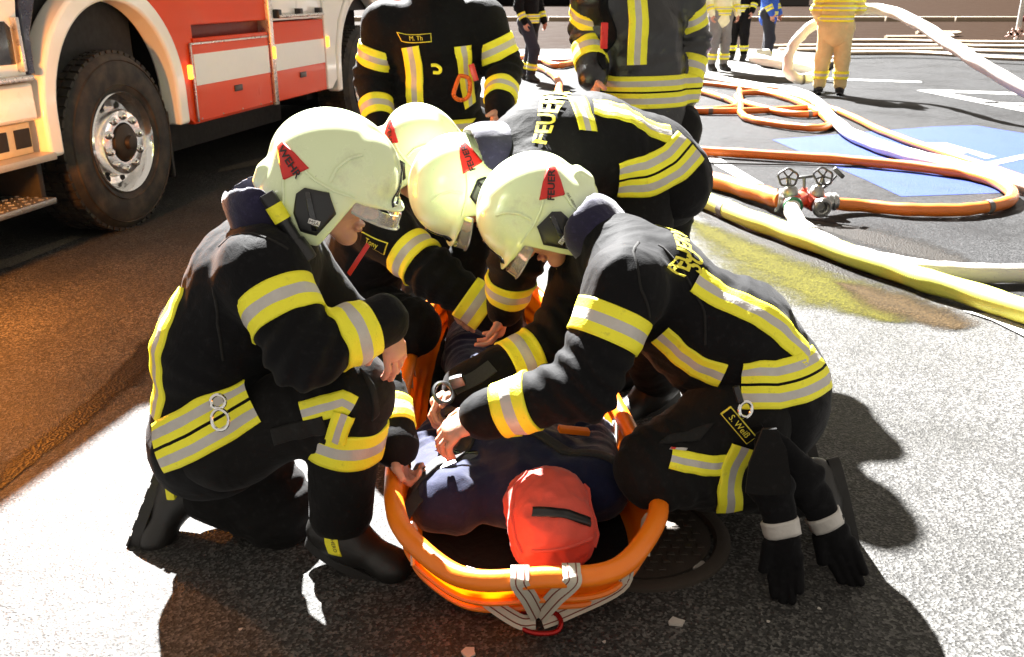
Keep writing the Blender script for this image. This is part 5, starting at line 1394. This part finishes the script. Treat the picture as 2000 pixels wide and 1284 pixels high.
for k, (v0, v1, v2, u0) in enumerate(((104, 106, 118, 1640), (98, 97, 104, 1520), (91, 90, 92, 1500), (80, 82, 84, 1640), (73, 67, 62, 1730))):
    hose(BE[k], [(u0, v0), (u0+120, v0-1+k % 2), (1850, v1), (1930, (v1+v2)/2) if k < 4 else (1870, 64), (2060, v2) if k < 4 else (1790, 64)], .10, HB, flat=.5, group='beige hoses far behind')
hose('white hose hanging in a loop behind the beige suited man', None, .075, HW, world_pts=[P(1500, 105, 15.5), P(1470, 108, 15.3) , P(1490, 118, 14.8), P(1600, 140, 14.2), P(1588, 150, 13.9), P(1560, 154, 13.8), P(1540, 140, 13.8), P(1542, 105, 13.9), P(1562, 72, 13.95), P(1595, 45, 14.0), P(1630, 28, 14.0), P(1680, 18, 13.8), P(1735, 22, 13.4), P(1790, 45, 12.6), P(1860, 90, 11.6), P(1930, 135, 10.9), P(2060, 210, 10.0)])
# ------------------------------------------------------------------ hose divider
dv0 = G(1578, 425)
DV = empty('hose_divider', (dv0[0], dv0[1], 0), 'red three-way hose divider with aluminium couplings and handwheels', 'hose divider')
DRED = simple('red_enamel', (.55, .045, .015), .35, bump=.08, coat=.3)
K = lambda u, v, Y=None, dy=0.0: P(u, v, dv0[1] + dy)
body = MB()
b0 = K(1572, 388, dy=.02)
body.tube([K(1530, 392, dy=.08), K(1558, 388, dy=.05), b0], [.062, .055, .055], 16)
body.tube([b0, K(1592, 400, dy=-.06)], [.055, .05], 16); body.tube([b0, K(1552, 398, dy=-.08)], [.055, .05], 16)
body.tube([b0, K(1612, 394, dy=.02)], [.055, .045], 16); body.tube([b0, K(1571, 368, dy=.02)], [.04, .018], 12)
db = body.build('body', DRED, DV)
def coupling(name, c, axis, r, depth, open_=True):
    ax_ = unit(axis); mb = MB()
    mb.lathe(c, ax_, [(r*.75, -depth), (r*.95, -depth*.8), (r, -depth*.3), (r*1.12, -depth*.25), (r*1.15, depth*.15), (r*1.02, depth*.35), (r*.78, depth*.38), (r*.74, depth*.2), (r*.6, depth*.1), (r*.56, -depth*.5)], 28)
    o = mb.build(name, M['alu'], DV)
    for q in range(2):
        a = A3(0, 0, 1); u = unit(a - ax_*np.dot(a, ax_)); w_ = np.cross(ax_, u); th = q*math.pi + .5
        MB().box(c + (u*math.cos(th) + w_*math.sin(th))*r*.95 + ax_*depth*.42, (r*.2, r*.14, depth*.16), (u*math.cos(th) + w_*math.sin(th), np.cross(ax_, u*math.cos(th) + w_*math.sin(th)), ax_), .004).build('lug', M['alu'], o)
    return o
coupling('coupling', K(1606, 406, dy=-.11), A3(.25, -1, -.1), .058, .05)
coupling('coupling', K(1524, 392, dy=.09), A3(-1, .2, .05), .070, .05)
cg = coupling('coupling', K(1549, 402, dy=-.10), A3(-.1, -.9, -.25), .052, .045)
MB().lathe(K(1549, 403, dy=-.125), A3(-.1, -.9, -.25), [(.050, -.01), (.062, -.008), (.062, .008), (.050, .01)], 24).build('green_ring', simple('green_plastic', (.02, .14, .07), .4), cg)
mb = MB()
for i, r_ in enumerate((.052, .060, .052, .060, .045)): mb.lathe(K(1613 + i*5, 394, dy=.02), A3(1, 0, 0), [(r_*.6, -.012), (r_, -.010), (r_, .010), (r_*.6, .012)], 20)
mb.build('coupling', M['alu'], DV)
for (u, v, dy, tu, tv) in ((1545, 379, -.03, 1541, 357), (1594, 380, -.01, 1604, 355)):
    a, b = K(u, v, dy=dy), K(tu, tv, dy=dy - .01)
    MB().lathe(a, b - a, [(.045, -.02), (.052, .01), (.040, .045), (.018, .06), (.016, .10), (.011, .12)], 20).build('valve_bonnet', M['alu'], DV)
    hwc = b + unit(b-a)*.035; ax_ = unit(unit(b-a)*.45 + A3(-.05, -.8, .2)); u_ = unit(A3(0, 0, 1) - ax_*ax_[2]); w_ = np.cross(ax_, u_); pts = []
    for q in range(40):
        th = 2*math.pi*q/40; rr = .060*(1 + .07*math.cos(5*th)); pts.append(hwc + (u_*math.cos(th) + w_*math.sin(th))*rr)
    mb = MB(); mb.tube(pts, .0075, 8, closed=True)
    for q in range(5):
        th = 2*math.pi*q/5 + math.pi/5; mb.tube([hwc, hwc + (u_*math.cos(th) + w_*math.sin(th))*.057], .006, 6)
    mb.lathe(hwc, ax_, [(.012, -.012), (.014, 0), (.010, .012)], 12)
    mb.build('handwheel', M['steel'], DV)
mb = MB(); mb.tube([K(1571, 368, dy=.02), K(1571, 348, dy=.02)], .011, 8); mb.box(K(1573, 346, dy=.02), (.056, .008, .009), (unit(A3(1, 0, .12)), A3(0, 1, 0), unit(A3(-.12, 0, 1))), .003); mb.build('carrying_handle', M['steel'], DV)
mb = MB(); mb.tube([K(1620, 358, dy=.0), K(1634, 343, dy=.0)], .008, 8); mb.box(K(1638, 338, dy=0), (.045, .012, .014), (unit(A3(.7, 0, -.6)), A3(0, 1, 0), unit(A3(.6, 0, .7))), .004); mb.build('lever', M['steel'], DV)
MB().tube([K(1600, 372, dy=.0), K(1620, 358, dy=.0)], .012, 8).build('lever_stem', M['steel'], DV)
# ------------------------------------------------------------------ people far behind
def far_person(label, x, y, face, mats, seed, legsp=.12, boot='rubber', step=0.0, arms=None, z0=0.0, height=1.78, girth=.92):
    f = unit(A3(math.sin(R(face)), -math.cos(R(face)), 0)); l = A3(-f[1], f[0], 0); k = height/1.78
    L = np.cross(A3(0, 0, 1), f)
    X = lambda a, b, c: A3(x, y, z0) + f*a*k + L*b*k + A3(0, 0, c*k)
    J = dict(pel=X(0, 0, .98), mid=X(0, 0, 1.14), chest=X(.01, 0, 1.30), neck=X(.02, 0, 1.50), sR=X(0, -.19, 1.44), sL=X(0, .19, 1.44), eR=X(.0, -.27, 1.16), eL=X(0, .27, 1.16), wR=X(.12, -.25, .93), wL=X(.12, .25, .93),
             hR=X(0, -.10, .93), hL=X(0, .10, .93), kR=X(.03 + step, -legsp, .50), kL=X(.03 - step*.3, legsp, .50), aR=X(step*.8, -legsp*1.1, .10), aL=X(-step, legsp*1.1, .10), tR=X(step*.8 + .2, -legsp*1.3, .04), tL=X(-step + .2, legsp*1.3, .04),
             head=X(.04, 0, 1.68), hf=f, hu=A3(0, 0, 1), hemlen=.14)
    if arms: J.update({a: X(*b) for a, b in arms.items()})
    return figure(label, J, seed, .020, group='people far behind', mats=mats, girth=girth, collar=None, bh=.014, fold=.008, boot_mat=boot,
                  hands=dict(R=dict(d=A3(0, 0, -1) + f*.2, n=L, thumb=f), L=dict(d=A3(0, 0, -1) + f*.2, n=-L, thumb=f)))
def far_rings(F, knees=True, hem=True):
    for q in 'RL':
        if knees: F.leg[q].ring('trouser_stripe', F.J['k'+q]*.35 + F.J['a'+q]*.65, F.J['k'+q]-F.J['a'+q], .05, M['tape'], F.root, off=.012)
        arm_ring(F, q, .6, .045, fore=True)
    if hem: F.jk.ring('hem_stripe', F.J['pel'], A3(0, 0, 1), .07, M['tape'], F.root, rows=DOUBLE, off=.012)
g = G(1618, 186)
K_ = far_person('man in beige fire suit holding the white hose, seen from behind', g[0], g[1], 165, ('beige', 'beige'), 41, .13, girth=1.08,
                arms=dict(eR=(.12, -.28, 1.18), wR=(.30, -.30, 1.22), eL=(.06, .27, 1.15), wL=(.2, .24, 1.05)))
for q in 'RL': K_.leg[q].ring('trouser_stripe', K_.J['k'+q]*.45 + K_.J['a'+q]*.55, A3(0, 0, 1), .055, [M['yellow'], M['silver']], K_.root, off=.012)
for dz in (.06, .20, .32): K_.jk.ring('jacket_stripe', K_.J['pel'] + A3(0, 0, dz), A3(0, 0, 1), .042, M['tape'], K_.root, off=.012)
g = G(1400, 138, .10)
H_ = far_person('man in pale grey trousers and bright vest on the pavement, beside the orange hoses', g[0], g[1], 20, ('hivis', 'greycloth'), 45, .11, z0=.10); far_rings(H_)
g = G(1440, 118, .10)
H2 = far_person('dark clothed person half hidden behind the man in pale trousers', g[0], g[1], -30, ('cloth', 'cloth_worn'), 47, .11, z0=.10); far_rings(H2)
g = G(1492, 132, .10)
J_ = far_person('person in black trousers and blue vest on the pavement', g[0], g[1], 60, ('bluevest', 'denim'), 49, .10, step=.06, z0=.10); far_rings(J_, hem=False)
J_.jk.ring('hem_stripe', J_.J['pel'] + A3(0, 0, -.05), A3(0, 0, 1), .03, M['tape'], J_.root, off=.012)
g = G(1032, 158)
G_ = far_person('person in dark clothes with yellow bands walking between the standing firefighters', g[0], g[1], 50, ('cloth', 'denim'), 53, .09, step=.16); far_rings(G_)
# ------------------------------------------------------------------ far shop front and pole
SH = empty('shop_front', (2, 92, 0), 'dark glazed shop front far behind the standing firefighters', 'building')
MB().box((-16, 95, 3), (44, 2.9, 3), None).build('wall', simple('dark_facade', (.05, .045, .04), .7), SH)
for i in range(11):
    MB().box((-36 + i*5.6, 92.05, 1.4), (2.5, .06, 1.35), None, .04).build('window', M['black_gloss'], SH)
for x_, w_ in ((1.9, .55), (6.1, .7), (8.0, .7)):
    o = MB().box((x_*1.0, 91, .75), (w_, .05, .72), None, .02).build('notice_board', simple('white_board', (.8, .78, .76), .5))
    tag(o, 'white notice board before the dark shop front, %s' % ('nearest the truck' if x_ < 3 else ('the middle one' if x_ < 7 else 'nearest the pavement')), 'notice board')
pb = G(1985, 78)
o = MB().tube([A3(pb[0], pb[1], 0), A3(pb[0], pb[1], 3)], .07, 12).build('sign_pole', simple('white_pole_paint', (.6, .6, .58), .4, bump=.05)); tag(o, 'pale metal pole at the far road edge', 'pole')
mb = MB(); 
for k in range(9): mb.box((pb[0] - .3 + .05*k, pb[1] - .1, .12 + .05*(k % 4)), (.10, .01, .03), (unit(A3(1, 0, .5*(-1)**k)), A3(0, 1, 0), unit(A3(-.5*(-1)**k, 0, 1))))
o = mb.build('barrier_tape', simple('red_white_tape', (.7, .45, .38), .5)); tag(o, 'crumpled red and white barrier tape at the foot of the pole', 'tape')
